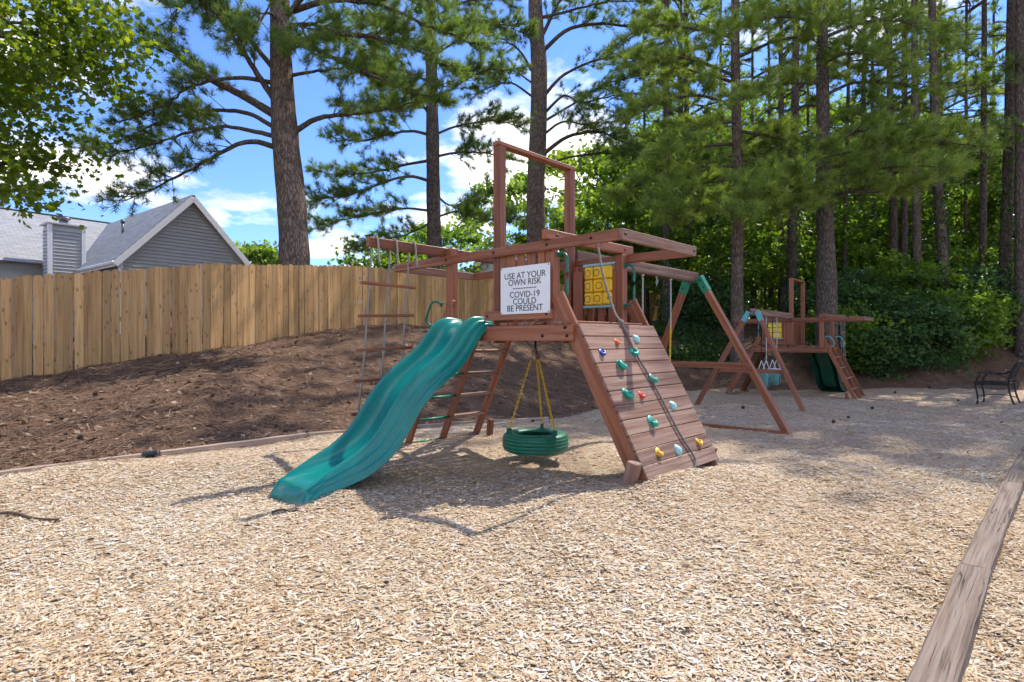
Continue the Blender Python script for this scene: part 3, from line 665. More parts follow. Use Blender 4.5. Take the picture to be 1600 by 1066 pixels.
# tyre swing: built in the near playset's axes
ty = empty('tyre_swing', (*ab(1.43, 0.60), 0.0), rz1, 'green tyre swing hanging on yellow chains under the playset deck', 'tyre swing')
def tyre_mesh():
    sec = []   # (r, z) outline of the tyre
    out_r, w = 0.335, 0.088
    pts = [(0.19, w * .75), (0.20, w * .98), (0.24, w * 1.12), (0.29, w * 1.08), (0.318, w * .88), (0.326, w * .72), (0.320, w * .66), (0.333, w * .60), (0.336, w * .36), (0.326, w * .32), (0.336, w * .26), (0.337, -w * .05), (0.326, -w * .09), (0.337, -w * .13), (0.336, -w * .42), (0.326, -w * .46), (0.334, -w * .52), (0.325, -w * .78), (0.312, -w * .92), (0.28, -w * 1.1), (0.24, -w * 1.1), (0.20, -w * .98), (0.19, -w * .75), (0.21, -w * .6), (0.28, -w * .6), (0.29, 0), (0.28, w * .6), (0.21, w * .6)]
    n = 56; V = []; F = []
    for i in range(n):
        c, s = math.cos(i / n * 2 * math.pi), math.sin(i / n * 2 * math.pi)
        for r, z in pts: V.append((r * c, r * s, z))
    m = len(pts)
    for i in range(n):
        for j in range(m): F.append((i * m + j, i * m + (j + 1) % m, ((i + 1) % n) * m + (j + 1) % m, ((i + 1) % n) * m + j))
    return V, F
V, F = tyre_mesh(); V = [(x, y, z + 0.045) for x, y, z in V]
mesh_py('tyre', V, F, MATS['tyre'], ty, smooth=True)
tube_obj('swivel', [(0, 0, 1.068), (0, 0, 1.0)], 0.012, MATS['bolt'], ty, 8)
for k, an in enumerate((0.0, 2.09, 4.19)):
    an += rz1 * 0 + 2.55; c, s = math.cos(an), math.sin(an); top = Vector((0.01 * c, 0.01 * s, 1.0)); bt = Vector((0.275 * c, 0.275 * s, 0.165))
    mid = top.lerp(bt, 0.15)
    chain(ty, top, mid, MATS['bolt']); chain(ty, mid, bt, MATS['yellow_coat'], 0.036, 0.0062)
    beam('chain_bracket', ty, bt + Vector((0, 0, 0.025)), bt + Vector((0, 0, -0.06)), 0.03, 0.05, MATS['green_plastic'], up=(c, s, 0), bev=0.006)
# rope ladder(s)
def rope_ladder(origin_xy, rz, z0, label):
    Rl = empty('rope_ladder', (origin_xy[0], origin_xy[1], z0), rz, label, 'rope ladder')
    rg = random.Random(int(rz * 100) + 3)
    bs = (-0.80, -0.59, -0.37); tops = 2.055
    sl = [1.61, 1.315, 0.995, 0.705, 0.40]
    for i, b in enumerate(bs):
        pts = [P(2.25, b, tops - .055), P(2.262, b, tops - 0.03)]
        pts = [P(2.15, b + 0.015, 1.80), P(2.155, b + .01, 1.90), P(2.17, b + 0.005, 2.03), P(2.212, b, 2.052), P(2.255, b, 2.03), P(2.262, b - 0.005, 1.9)]
        for j, z in enumerate(sl): pts.append(P(2.25 + rg.uniform(-.008, .008), b - 0.028 * (j + 1) + rg.uniform(-.006, .006), z))
        pts.append(P(2.25, b - 0.028 * 5.6, 0.26))
        rp = tube_obj('rope', smooth_path(pts, 60), 0.0095, MATS['rope'], Rl, 6)
        for j, z in enumerate(sl):
            zk = z - 0.028 if (i + j) % 2 else z - .03
            bm = bmesh.new(); bmesh.ops.create_icosphere(bm, subdivisions=2, radius=0.019)
            me = bpy.data.meshes.new('knot'); bm.to_mesh(me); bm.free(); me.materials.append(MATS['rope'])
            kn = bpy.data.objects.new('knot', me); COL.objects.link(kn)
            kn.matrix_basis = Matrix.Translation(Vector(P(2.25, b - 0.028 * (j + 1), zk))) @ Matrix.Diagonal((1, 1, 1.3, 1)); attach(kn, rp)
    for j, z in enumerate(sl):
        sh = -0.028 * (j + 1); tilt = rg.uniform(-.015, .015) + (0.02 if j == 1 else 0)
        beam('slat', Rl, P(2.25, -0.90 + sh * .9, z - tilt), P(2.25, -0.27 + sh * .9, z + tilt), 0.038, 0.028, MATS['stain'], bev=0.006)
    return Rl
rope_ladder(O1, rz1, 0.0, 'rope ladder with brown wooden slats hanging left of the teal slide')
# climbing rope
a_of = lambda z: 0.45 - (1.21 - z) * 0.5504
n_w = Vector((0, -0.876, 0.482)); t_w = Vector((0, 0.482, 0.876))
crp = empty('climbing_rope', (*O1, 0), rz1, 'knotted grey climbing rope tied to the crossbar and trailing down the climbing wall', 'rope')
def onwall(b, s): return tuple(Vector(P(0.45, b, 1.21)) - t_w * s + n_w * 0.040)
up_pts = [P(0.745, 0.70, 2.00), P(0.725, 0.70, 1.95), P(0.66, 0.685, 1.70), P(0.585, 0.67, 1.50), P(0.50, 0.65, 1.32), P(0.43, 0.64, 1.245)]
tube_obj('rope', smooth_path(up_pts, 24), 0.0115, MATS['rope'], crp, 8)
dn = [P(0.43, 0.64, 1.245)] + [onwall(b, s) for b, s in ((0.625, 0.14), (0.62, .283), (0.674, .59), (0.694, .837), (0.714, 1.08), (0.755, 1.23), (0.76, 1.33), (0.69, 1.39))]
tube_obj('rope', smooth_path(dn, 40), 0.009, MATS['rope_dark'], crp, 8)
for p, s in ((P(0.74, 0.70, 2.0), .03), (P(0.575, 0.668, 1.475), .022), (P(0.432, 0.64, 1.245), .024)):
    bm = bmesh.new(); bmesh.ops.create_icosphere(bm, subdivisions=2, radius=s); me = bpy.data.meshes.new('knot'); bm.to_mesh(me); bm.free(); me.materials.append(MATS['rope'])
    for q in me.polygons: q.use_smooth = True
    kn = bpy.data.objects.new('knot', me); COL.objects.link(kn); kn.matrix_basis = Matrix.Translation(Vector(p)) @ Matrix.Diagonal((.9, 1.2, .9, 1)); attach(kn, crp)
tube_obj('wrap', smooth_path([P(0.77 + 0.04 * math.cos(q) , 0.66 + 0.012 * q, 1.993 + 0.05 * math.sin(q)) for q in np.linspace(0, 9.4, 30)], 40), 0.009, MATS['rope'], crp, 6)
# belt swing of the near playset
bs = empty('belt_swing', (*O1, 0), rz1, 'belt swing on yellow-coated chains hanging behind the climbing wall', 'swing')
for b in (2.68, 3.41):
    chain(bs, P(1.43, b, 1.93), P(1.43, b, 1.25), MATS['galv'], 0.04, 0.004); chain(bs, P(1.43, b, 1.25), P(1.43, b + (0.05 if b < 3 else -.05), 0.36), MATS['yellow_coat'], 0.04, 0.0055)
    tube_obj('hanger', [P(1.43, b, 1.935), P(1.43, b, 1.90)], 0.02, MATS['galv'], bs, 8)
pts = [P(1.43, 2.73 + (3.36 - 2.73) * q, 0.36 - 0.16 * math.sin(math.pi * q)) for q in np.linspace(0, 1, 12)]
V = []; F = []
for i, p in enumerate(pts):
    for da, dz in ((-.07, .008), (.07, .008), (.07, -.008), (-.07, -.008)): V.append((p[0], p[1] + da, p[2] + dz))
for i in range(len(pts) - 1):
    for j in range(4): F.append((i * 4 + j, i * 4 + (j + 1) % 4, i * 4 + 4 + (j + 1) % 4, i * 4 + 4 + j))
F += [(0, 1, 2, 3), (44, 45, 46, 47)]
mesh_py('seat', V, F, MATS['green_plastic'], bs, smooth=True)
for k, (b, ln) in enumerate(((2.26, .62), (3.03, .13))):
    sc_ = empty('spare_chain', (*ab(1.43, b), 1.93), 0, ('long slack grey chain hung on the swing beam beside the far grab handle', 'short bunched grey chain hooked up under the swing beam')[k], 'chain')
    chain(sc_, (0, 0, 0), (0, 0, -ln), MATS['galv'], 0.04, 0.004); chain(sc_, (0, 0.015, 0), (0.02, 0.03, -ln * 0.6), MATS['galv'], 0.04, 0.004)

# the far playset: the same kind, turned round
ANG2 = math.radians(40.8)
v2 = np.array([-math.sin(ANG2), -math.cos(ANG2)]); u2 = np.array([-v2[1], v2[0]])
foot2 = np.array([5.90, 11.4]); O2 = foot2 - 2.65 * u2 - 4.5 * v2
Z2 = -0.29; rz2 = math.atan2(v2[1], v2[0])
set2 = playset('wooden_playset', (O2[0], O2[1], Z2), rz2, 'smaller-looking far wooden playset with dark green slide, standing before the wood', False)
rope_ladder(O2, rz2, Z2, 'rope ladder hanging at the right end of the far playset')
def bucket_swing(b, label):
    S = empty('bucket_swing', (O2[0], O2[1], Z2), rz2, label, 'swing', 'toddler bucket swings')
    zt_, zb = 1.93, 0.92
    for db in (-.17, .17):
        chain(S, P(1.43, b + db, zt_), P(1.43, b + db, zb), MATS['galv'] if db < 0 else MATS['black_iron'], 0.045, 0.005)
        for da in (-.11, .11): tube_obj('strap', [P(1.43, b + db, zb), P(1.43 + da, b + db * .9, 0.60)], 0.009, MATS['bucket_white'], S, 5)
    # bucket: rounded shell with two leg holes left open at the front
    V = []; F = []; n = 28; prof = [(1.0, .25), (1.02, .22), (1.0, .12), (.93, .0), (.75, -.09), (.4, -.13), (0.02, -.135)]
    for r, z in prof:
        for i in range(n):
            th = i / n * 2 * math.pi; sq = 1.0 / max(abs(math.cos(th)), abs(math.sin(th))) ** 0.35
            V.append((b + 0.165 * r * sq * math.cos(th), 1.43 + 0.135 * r * sq * math.sin(th), 0.43 + z))
    for k in range(len(prof) - 1):
        for i in range(n):
            if k in (2, 3) and i % 14 in (5, 6, 8, 9) : continue
            F.append((k * n + i, k * n + (i + 1) % n, (k + 1) * n + (i + 1) % n, (k + 1) * n + i))
    o = mesh_py('bucket', V, F, MATS['bucket_teal'], S, smooth=True); md = o.modifiers.new('t', 'SOLIDIFY'); md.thickness = 0.014
    rim = [(b + 0.172 * math.cos(q) / max(abs(math.cos(q)), abs(math.sin(q))) ** .35, 1.43 + 0.142 * math.sin(q) / max(abs(math.cos(q)), abs(math.sin(q))) ** .35, 0.685) for q in np.linspace(0, 2 * math.pi, 30)]
    tube_obj('rim', rim, 0.016, MATS['bucket_white'], S, 6)
bucket_swing(3.35, 'teal toddler bucket swing with white rim, nearer the A-frame of the far playset')
bucket_swing(2.55, 'teal toddler bucket swing with white rim, nearer the tower of the far playset')

# ------------------------------------------------------------------ fence
FN = [(-13.5, 6.2, 1.40), (-11.5, 7.9, 1.75), (-8.9, 10.0, 2.18), (-6.3, 12.1, 2.70), (-4.1, 15.5, 3.10), (7.5, 32.0, 3.80), (11.0, 37.0, 3.95)]
def fence():
    R = empty('wooden_fence', (FN[2][0], FN[2][1], gz1(*FN[2][:2])), 0, 'tall unpainted golden pine board fence along the top of the bank', 'fence')
    base = Vector(R.location); rg = random.Random(4)
    pts = np.array(FN); seg = np.linalg.norm(np.diff(pts[:, :2], axis=0), axis=1); cum = np.concatenate([[0], np.cumsum(seg)])
    # a softly bent line
    def at(s):
        return np.array([np.interp(s, cum, pts[:, i]) for i in range(3)])
    def mk(w, h):
        e = 0.034; t_ = 0.009
        o = [(-w / 2, -h), (w / 2, -h), (w / 2, -e), (w / 2 - e, 0), (-w / 2 + e, 0), (-w / 2, -e)]
        V = [(x, -t_, z) for x, z in o] + [(x, t_, z) for x, z in o]; n = 6
        F = [tuple(range(n))[::-1], tuple(range(n, 2 * n))] + [(i, (i + 1) % n, n + (i + 1) % n, n + i) for i in range(n)]
        me = bpy.data.meshes.new('board'); me.from_pydata(V, [], F); me.materials.append(MATS['fence']); me.validate()
        bm = bmesh.new(); bm.from_mesh(me); bmesh.ops.recalc_face_normals(bm, faces=bm.faces); bm.to_mesh(me); bm.free()
        return me
    meshes = [mk(w, 2.15) for w in (0.132, 0.137, 0.14, 0.134)]
    s = 0.0; k = 0
    while s < cum[-1] and k < 295:
        p = at(s); q = at(min(s + 0.14, cum[-1])); d = q - p
        o = bpy.data.objects.new('board', meshes[rg.randrange(4)]); COL.objects.link(o); o.parent = R
        o.location = (p[0] - base.x + rg.uniform(-.004, .004), p[1] - base.y + rg.uniform(-.004, .004), p[2] - base.z + rg.uniform(-.016, .012))
        o.rotation_euler = (rg.uniform(-.008, .008), rg.uniform(-.007, .007), math.atan2(d[1], d[0]) + rg.uniform(-.02, .02))
        s += 0.1385 + max(0.002, rg.gauss(0.004, 0.004)); k += 1
    # rails and posts behind
    nrm = lambda d: np.array([-d[1], d[0]]) / np.hypot(d[0], d[1])
    s = 0.2
    while s < cum[-1] - 2.4:
        p, q = at(s), at(s + 2.4); n_ = nrm((q - p)[:2])
        for dz in (-0.30, -0.95, -1.60):
            a = Vector((p[0] + n_[0] * .035, p[1] + n_[1] * .035, p[2] + dz)) - base; c = Vector((q[0] + n_[0] * .035, q[1] + n_[1] * .035, q[2] + dz)) - base
            beam('rail', R, a, c, 0.038, 0.085, MATS['edging'], bev=0)
        a = Vector((p[0] + n_[0] * .1, p[1] + n_[1] * .1, p[2] - 2.1)) - base; beam('post', R, a, a + Vector((0, 0, 2.02)), 0.089, 0.089, MATS['edging'], bev=0)
        s += 2.4
fence()

# ------------------------------------------------------------------ houses
def roof_slab(name, parent, e0, e1, r0, r1, th, mat):
    """eave e0-e1, ridge r0-r1; a slab with uv in metres"""
    e0, e1, r0, r1 = map(Vector, (e0, e1, r0, r1)); n = (e1 - e0).cross(r0 - e0).normalized()
    if n.z < 0: n = -n
    top = [e0 + n * th, e1 + n * th, r1 + n * th, r0 + n * th]; bot = [e0, e1, r1, r0]
    V = top + bot; F = [(0, 1, 2, 3), (7, 6, 5, 4)] + [(i, 4 + i, 4 + (i + 1) % 4, (i + 1) % 4) for i in range(4)]
    o = mesh_py(name, V, F, mat, parent); me = o.data; uv = me.uv_layers.new(name='UVMap')
    ax = (e1 - e0).normalized(); ay = n.cross(ax)
    for p in me.polygons:
        for li in p.loop_indices:
            v = me.vertices[me.loops[li].vertex_index].co - e0; uv.data[li].uv = (v.dot(ax), v.dot(ay))
    return o
def clapboards(parent, p0, d, L0, z0, z1, nrm, lim, mat, step=0.128):
    """lapped siding courses on a wall: p0 corner, d along, nrm outward; lim(z) gives the start and end along d"""
    z = z0; d = Vector(d); nrm = Vector(nrm)
    while z < z1:
        a, b_ = lim(z + step * .5)
        if b_ - a > 0.08:
            a2, b2 = lim(z + step)
            lo = 0.045; hi = 0.006
            V = []
            for (s0, zz, off) in ((a, z, lo), (b_, z, lo), (b2, z + step * 1.05, hi), (a2, z + step * 1.05, hi)):
                q = Vector(p0) + d * s0; V.append((q.x + nrm.x * off, q.y + nrm.y * off, zz))
            for (s0, zz, off) in ((a, z, 0), (b_, z, 0), (b2, z + step * 1.05, 0), (a2, z + step * 1.05, 0)):
                q = Vector(p0) + d * s0; V.append((q.x + nrm.x * off, q.y + nrm.y * off, zz))
            mesh_py('siding_board', V, [(0, 1, 2, 3), (4, 7, 6, 5), (0, 4, 5, 1), (1, 5, 6, 2), (2, 6, 7, 3), (3, 7, 4, 0)], mat, parent)
        z += step
def house_left():
    g = Vector((0.614, 0.789, 0)); r = Vector((-0.789, 0.614, 0)); C = Vector((-13.6, 20.0, 0)); zb = 1.0
    R = empty('grey_house', (C.x, C.y, zb), 0, 'grey clapboard house with steep front gable and grey shingle roof behind the fence', 'house')
    L = lambda s, t_, z: tuple(g * s + r * t_ + Vector((0, 0, z - zb)))
    Wd, ez, az = 4.55, 4.03, 6.48
    tr = MATS['trim_white']
    wl = mesh_py('wall', [L(0, 0, 0), L(Wd, 0, 0), L(Wd, 0, ez), L(Wd / 2, 0, az), L(0, 0, ez), L(0, 9, 0), L(Wd, 9, 0), L(Wd, 9, ez), L(Wd / 2, 9, az), L(0, 9, ez)],
                 [(0, 1, 2, 3, 4), (9, 8, 7, 6, 5), (0, 4, 9, 5), (1, 6, 7, 2)], MATS['siding'], R)
    k = (az - ez) / (Wd / 2)
    def lim(z):
        if z < ez + zb * 0: return (0.0, Wd)
        dd = (z - ez) / k; return (dd, Wd - dd)
    zoff = -zb
    clapboards(wl, L(0, 0, zb), g, Wd, 2.3 + zoff, az - .05 + zoff, -r, lambda z: lim(z - zoff), MATS['siding'])
    clapboards(wl, L(0, 0, zb), r, 4.5, 2.3 + zoff, ez + zoff, -g, lambda z: (0.0, 4.5), MATS['siding'])
    beam('corner_board', R, L(-0.03, -0.03, 1.0), L(-0.03, -0.03, ez), 0.11, 0.11, tr, up=(1, 0, 0))
    ov = 0.28
    s0, z0 = -ov, ez - ov * k; sR, zR = Wd + ov, ez - ov * k
    rl = roof_slab('roof', R, L(s0, -ov, z0 + .06), L(s0, 9, z0 + .06), L(Wd / 2, -ov, az + .06), L(Wd / 2, 9, az + .06), 0.05, MATS['roof'])
    rr = roof_slab('roof', R, L(sR, -ov, zR + .06), L(sR, 9, zR + .06), L(Wd / 2, -ov, az + .06), L(Wd / 2, 9, az + .06), 0.05, MATS['roof'])
    for a, b_ in (((s0, z0), (Wd / 2, az)), ((sR, zR), (Wd / 2, az))):
        beam('rake_board', R, L(a[0], -ov - .01, a[1] - .04), L(b_[0], -ov - .01, b_[1] - .04), 0.03, 0.20, tr)
        beam('soffit', R, L(a[0], -ov / 2, a[1] - .0), L(b_[0], -ov / 2, b_[1] - .0), ov, 0.03, tr)
    tube_obj('gutter', [L(s0 - .05, -ov, z0 + .02), L(s0 - .05, 4.6, z0 + .02)], 0.07, tr, R, 8)
    beam('fascia', R, L(s0, -ov, z0 - .02), L(s0, 4.6, z0 - .02), 0.03, 0.17, tr)
    vp = tube_obj('vent_pipe', [L(1.15, 3.4, 5.2), L(1.15, 3.4, 5.85)], 0.05, MATS['metal_cap'], R, 10)
    tube_obj('vent_cap', [L(1.15, 3.4, 5.8), L(1.15, 3.4, 5.92)], 0.08, MATS['metal_cap'], vp, 10)
    tube_obj('vent_pipe', [L(-2.6, 6.3, 4.8), L(-2.6, 6.3, 6.0)], 0.04, MATS['metal_cap'], R, 8)
    # main roof running left
    rt, rz_, et, ezm = 8.8, 6.6, 4.35, 3.95
    roof_slab('roof', R, L(-14, et, ezm), L(6, et, ezm), L(-14, rt, rz_), L(6, rt, rz_), 0.06, MATS['roof'])
    roof_slab('roof', R, L(-14, 2 * rt - et, ezm), L(6, 2 * rt - et, ezm), L(-14, rt, rz_), L(6, rt, rz_), 0.06, MATS['roof'])
    mesh_py('wall', [L(-13.6, 4.75, 0), L(0, 4.75, 0), L(0, 4.75, 4.1), L(-13.6, 4.75, 4.1), L(-13.6, 12.8, 0), L(0, 12.8, 0), L(0, 12.8, 4.1), L(-13.6, 12.8, 4.1)], [(0, 1, 2, 3), (4, 7, 6, 5), (0, 3, 7, 4)], MATS['siding'], R)
    beam('ridge_cap', R, L(-14, rt, rz_ + .06), L(6, rt, rz_ + .06), 0.24, 0.05, MATS['metal_cap'], bev=0.01)
    # chimney chase
    a0, a1, t0, t1, zt = -1.16, -0.13, 3.5, 4.3, 5.42
    ch = mesh_py('chimney_chase', [L(a0, t0, 1), L(a1, t0, 1), L(a1, t1, 1), L(a0, t1, 1), L(a0, t0, zt), L(a1, t0, zt), L(a1, t1, zt), L(a0, t1, zt)], [(0, 1, 5, 4), (1, 2, 6, 5), (2, 3, 7, 6), (3, 0, 4, 7), (4, 5, 6, 7)], MATS['siding'], R)
    clapboards(ch, L(a0, t0, zb), g, 1, 3.0 + zoff, zt - .12 + zoff, -r, lambda z: (0.09, a1 - a0 - .09), MATS['siding'])
    clapboards(ch, L(a0, t0, zb), r, 1, 3.0 + zoff, zt - .12 + zoff, -g, lambda z: (0.09, t1 - t0), MATS['siding'])
    for s, t_ in ((a0, t0), (a1, t0)): beam('corner_board', ch, L(s, t_, 2.6), L(s, t_, zt), 0.13, 0.13, tr, up=(g.x, g.y, 0))
    c = Vector(L((a0 + a1) / 2, (t0 + t1) / 2, zt + .02))
    beam('chase_cap', ch, c - g * .62, c + g * .62, 1.0, 0.07, MATS['siding_light'], bev=.01)
    tube_obj('flue', [tuple(c), tuple(c + Vector((0, 0, .22)))], 0.15, MATS['metal_cap'], ch, 14)
    tube_obj('flue_cap', [tuple(c + Vector((0, 0, .26))), tuple(c + Vector((0, 0, .32)))], 0.22, MATS['metal_cap'], ch, 14)
house_left()
def small_house(x, y, rz, w, l, eave, apex, label, wallm, roofm):
    zb = gz1(x, y) - 0.2
    R = empty('neighbour_house', (x, y, zb), rz, label, 'house', None)
    k = (apex - eave) / (w / 2)
    mesh_py('wall', [(-w / 2, 0, 0), (w / 2, 0, 0), (w / 2, 0, eave), (0, 0, apex), (-w / 2, 0, eave), (-w / 2, l, 0), (w / 2, l, 0), (w / 2, l, eave), (0, l, apex), (-w / 2, l, eave)],
            [(0, 1, 2, 3, 4), (9, 8, 7, 6, 5), (0, 4, 9, 5), (1, 6, 7, 2)], wallm, R)
    for s in (-1, 1):
        e = s * (w / 2 + .35); ez = eave - .35 * k
        roof_slab('roof', R, (e, -.35, ez + .08), (e, l + .35, ez + .08), (0, -.35, apex + .08), (0, l + .35, apex + .08), .06, roofm)
        beam('rake_board', R, (e, -.37, ez), (0, -.37, apex), .04, .22, MATS['trim_white'])
    for sx in (-w * .22, w * .22):
        f = beam('window', R, (sx - .45, -.03, eave * .62), (sx + .45, -.03, eave * .62), .06, 1.3, MATS['trim_white'], bev=.01)
        beam('pane', f, (sx - .38, -.064, eave * .62), (sx + .38, -.064, eave * .62), .006, 1.15, MATS['black_iron'], bev=0)
small_house(-21, 46, -1.42, 9, 14, 3.2, 4.9, 'pale house roof just clearing the fence right of the large pine trunk', MATS['siding_light'], MATS['roof_light'])
small_house(-0.4, 44, 0.12, 7, 12, 3.9, 6.4, 'pale gabled house glimpsed beyond the fence behind the playset arch', MATS['siding_light'], MATS['roof_light'])
small_house(13.0, 46, -0.25, 9, 12, 2.4, 4.9, 'grey roofed house glimpsed beyond the fence right of the swing beam', MATS['siding'], MATS['roof'])

# ------------------------------------------------------------------ trees
def norm(v): return v / (np.linalg.norm(v, axis=-1, keepdims=True) + 1e-9)
def needles(Pp, D, rng, k=22, ln=0.20, w=0.007, spread=(0.25, 1.35)):
    """bottlebrush tufts: k needles at each point round direction D"""
    n = len(Pp); Pp = np.repeat(Pp, k, 0); Dk = np.repeat(norm(D), k, 0); m = len(Pp)
    rv = norm(rng.normal(size=(m, 3))); perp = norm(np.cross(Dk, rv))
    th = rng.uniform(spread[0], spread[1], m)[:, None]
    d = norm(Dk * np.cos(th) + perp * np.sin(th) + np.array([0, 0, 0.12]))
    L = (ln * rng.uniform(0.7, 1.1, m))[:, None]; start = Pp - Dk * (rng.uniform(0, 0.14, m))[:, None]
    side = norm(np.cross(d, rv)) * (w / 2)
    V = np.stack([start - side, start + side, start + d * L], 1).reshape(-1, 3)
    F = np.arange(m)[:, None] * 3 + np.arange(3)
    r = np.clip(np.repeat(rng.beta(2.2, 2.2, n), k) * 0.75 + rng.uniform(0, .25, m), 0, 1)
    return V, F, np.repeat(r, 3)
class Pine:
    def __init__(s, seed): s.rng = np.random.default_rng(seed); s.W = Acc(); s.T = []; s.D = []
    def limb(s, pts, r0, fol=0.3, dens=1.0, tl=0.9, tuft=1.0):
        rng = s.rng; pts = smooth_path(pts, max(8, len(pts) * 4)); n = len(pts)
        pts = pts + rng.normal(0, 0.025, pts.shape) * np.linspace(0, 1, n)[:, None]
        rad = r0 * np.linspace(1, 0.14, n) ** 0.9
        V, F = tube(pts, rad, 6); s.W.add(V, F)
        seg = np.linalg.norm(np.diff(pts, axis=0), axis=1); cum = np.concatenate([[0], np.cumsum(seg)]); L = cum[-1]
        m = max(3, int(L * (1 - fol) * 8.0 * dens))
        for q in np.sort(rng.uniform(fol, 1.0, m)):
            sdist = q * L; p = np.array([np.interp(sdist, cum, pts[:, i]) for i in range(3)])
            i = min(int(q * (n - 1)), n - 2); t_ = norm(pts[i + 1] - pts[i])
            lat = norm(np.cross(t_, [0, 0, 1.0]) * rng.choice([-1, 1]) + rng.normal(0, .3, 3))
            d = norm(t_ * rng.uniform(.3, 1.0) + lat * rng.uniform(.4, 1.0) + np.array([0, 0, rng.uniform(-.15, .45)]))
            ll = tl * rng.uniform(.45, 1.1) * (1.15 - 0.5 * q)
            s.twig(p, d, ll, tuft)
        s.twig(pts[-2], norm(pts[-1] - pts[-3]), tl * .5, tuft)
    def twig(s, p, d, ll, tuft):
        rng = s.rng
        c = p + d * ll * .5 + np.array([0, 0, -0.03]); e = p + d * ll + np.array([0, 0, .05 * ll])
        V, F = tube(np.stack([p, e]), np.array([.013, .005]) * (0.7 + 0.5 * ll), 3); s.W.add(V, F)
        nt_ = max(3, int(round(9.0 * ll * tuft)))
        for k in range(nt_):
            f = rng.uniform(.35, 1.0) if k else 1.0; q = p + d * ll * f
            dd = norm(d + rng.normal(0, .55, 3) + np.array([0, 0, .35])); off = dd * rng.uniform(.02, .22)
            s.T.append(q + off); s.D.append(dd)
    def finish(s, name, base, trunk_pts, trunk_r, label, mat='needle', bk='bark', k=22, ln=0.2, w=0.007, cat='tree', group=None, ivy=0.0):
        base = np.array(base); R = empty(name, tuple(base), 0, label, cat, group)
        tp = smooth_path(np.array(trunk_pts) - base, 28); tr = np.interp(np.linspace(0, 1, 28), np.linspace(0, 1, len(trunk_r)), trunk_r)
        tr = tr * (1 + s.rng.normal(0, .02, 28)); tr[0] *= 1.25; tr[1] *= 1.08
        V, F = tube(tp, tr, 14)
        mesh_np('trunk', V, F, MATS[bk], None, True, R)
        if s.W.n:
            for i in range(len(s.W.V)): s.W.V[i] = s.W.V[i] - base
            s.W.obj('branches', MATS['bark_dark'], R)['kind'] = 'stuff'
        if s.T:
            V, F, r = needles(np.array(s.T) - base, np.array(s.D), s.rng, k, ln, w)
            mesh_np('crown', V, F, MATS[mat], r, False, R)['kind'] = 'stuff'
        if ivy > 0: ivy_on(R, tp, tr, ivy, s.rng)
        return R
def leaves(C, rng, size, flat=0.5, lobed=False, jit=0.3):
    """leaf blades at points C, tilted at random but mostly facing up"""
    n = len(C); nr = norm(rng.normal(size=(n, 3)) * (1 - flat) + np.array([0, 0, 1.0]) * flat)
    a = norm(np.cross(nr, norm(rng.normal(size=(n, 3))))); b_ = np.cross(nr, a); sz = (size * rng.uniform(1 - jit, 1 + jit, n))[:, None]
    if lobed:
        out = [(0, -.55), (.30, -.30), (.62, -.22), (.40, .05), (.66, .42), (.27, .33), (0, .75), (-.27, .33), (-.66, .42), (-.40, .05), (-.62, -.22), (-.30, -.30)]
        V = np.stack([C + (a * x + b_ * y) * sz + nr * sz * (-.18 * abs(x)) for x, y in out], 1).reshape(-1, 3)
        base = np.arange(n)[:, None] * 12
        F = np.concatenate([base + np.array(q) for q in ((0, 1, 3, 11), (1, 2, 3, 3), (11, 3, 9, 9), (11, 9, 10, 10), (3, 4, 5, 9), (9, 5, 7, 8), (5, 6, 7, 7))], 0)
        tris = np.concatenate([F[:, [0, 1, 2]], F[:, [0, 2, 3]]], 0); tris = tris[(tris[:, 0] != tris[:, 1]) & (tris[:, 1] != tris[:, 2]) & (tris[:, 0] != tris[:, 2])]
        return V, tris, 12
    V = np.stack([C - b_ * sz * .5, C + a * sz * .30 + nr * sz * .06, C + b_ * sz * .55, C - a * sz * .30 + nr * sz * .06], 1).reshape(-1, 3)
    F = np.concatenate([np.arange(n)[:, None] * 4 + np.array([0, 1, 2]), np.arange(n)[:, None] * 4 + np.array([0, 2, 3])], 0)
    return V, F, 4
def clump_points(rng, n, centre, rad, nclump, spread, shell=0.55):
    """leaf positions in clumps spread through an ellipsoid"""
    d = norm(rng.normal(size=(nclump, 3))); rr = rng.uniform(shell, 1.0, nclump)[:, None] ** 0.7
    cc = np.array(centre) + d * rr * np.array(rad)
    i = rng.integers(0, nclump, n); g_ = rng.normal(size=(n, 3)) * np.array([1, 1, .45]) * spread * rng.uniform(.5, 1.3, nclump)[i][:, None]
    return cc[i] + g_, cc, i
def ivy_on(R, tp, tr, upto, rng):
    n = int(1500 * upto); f = rng.uniform(0, upto, n) * (len(tp) - 1); i = np.minimum(f.astype(int), len(tp) - 2); fr = (f - i)[:, None]
    c = tp[i] * (1 - fr) + tp[i + 1] * fr; th = rng.uniform(0, 6.28, n); rr = tr[i] + np.abs(rng.normal(0.05, 0.10, n))
    c = c + np.stack([np.cos(th) * rr, np.sin(th) * rr, np.zeros(n)], -1)
    V, F, k = leaves(c, rng, 0.13, 0.2); mesh_np('ivy', V, F, MATS['leaf_ivy'], np.repeat(rng.random(n), k), False, R)['kind'] = 'stuff'
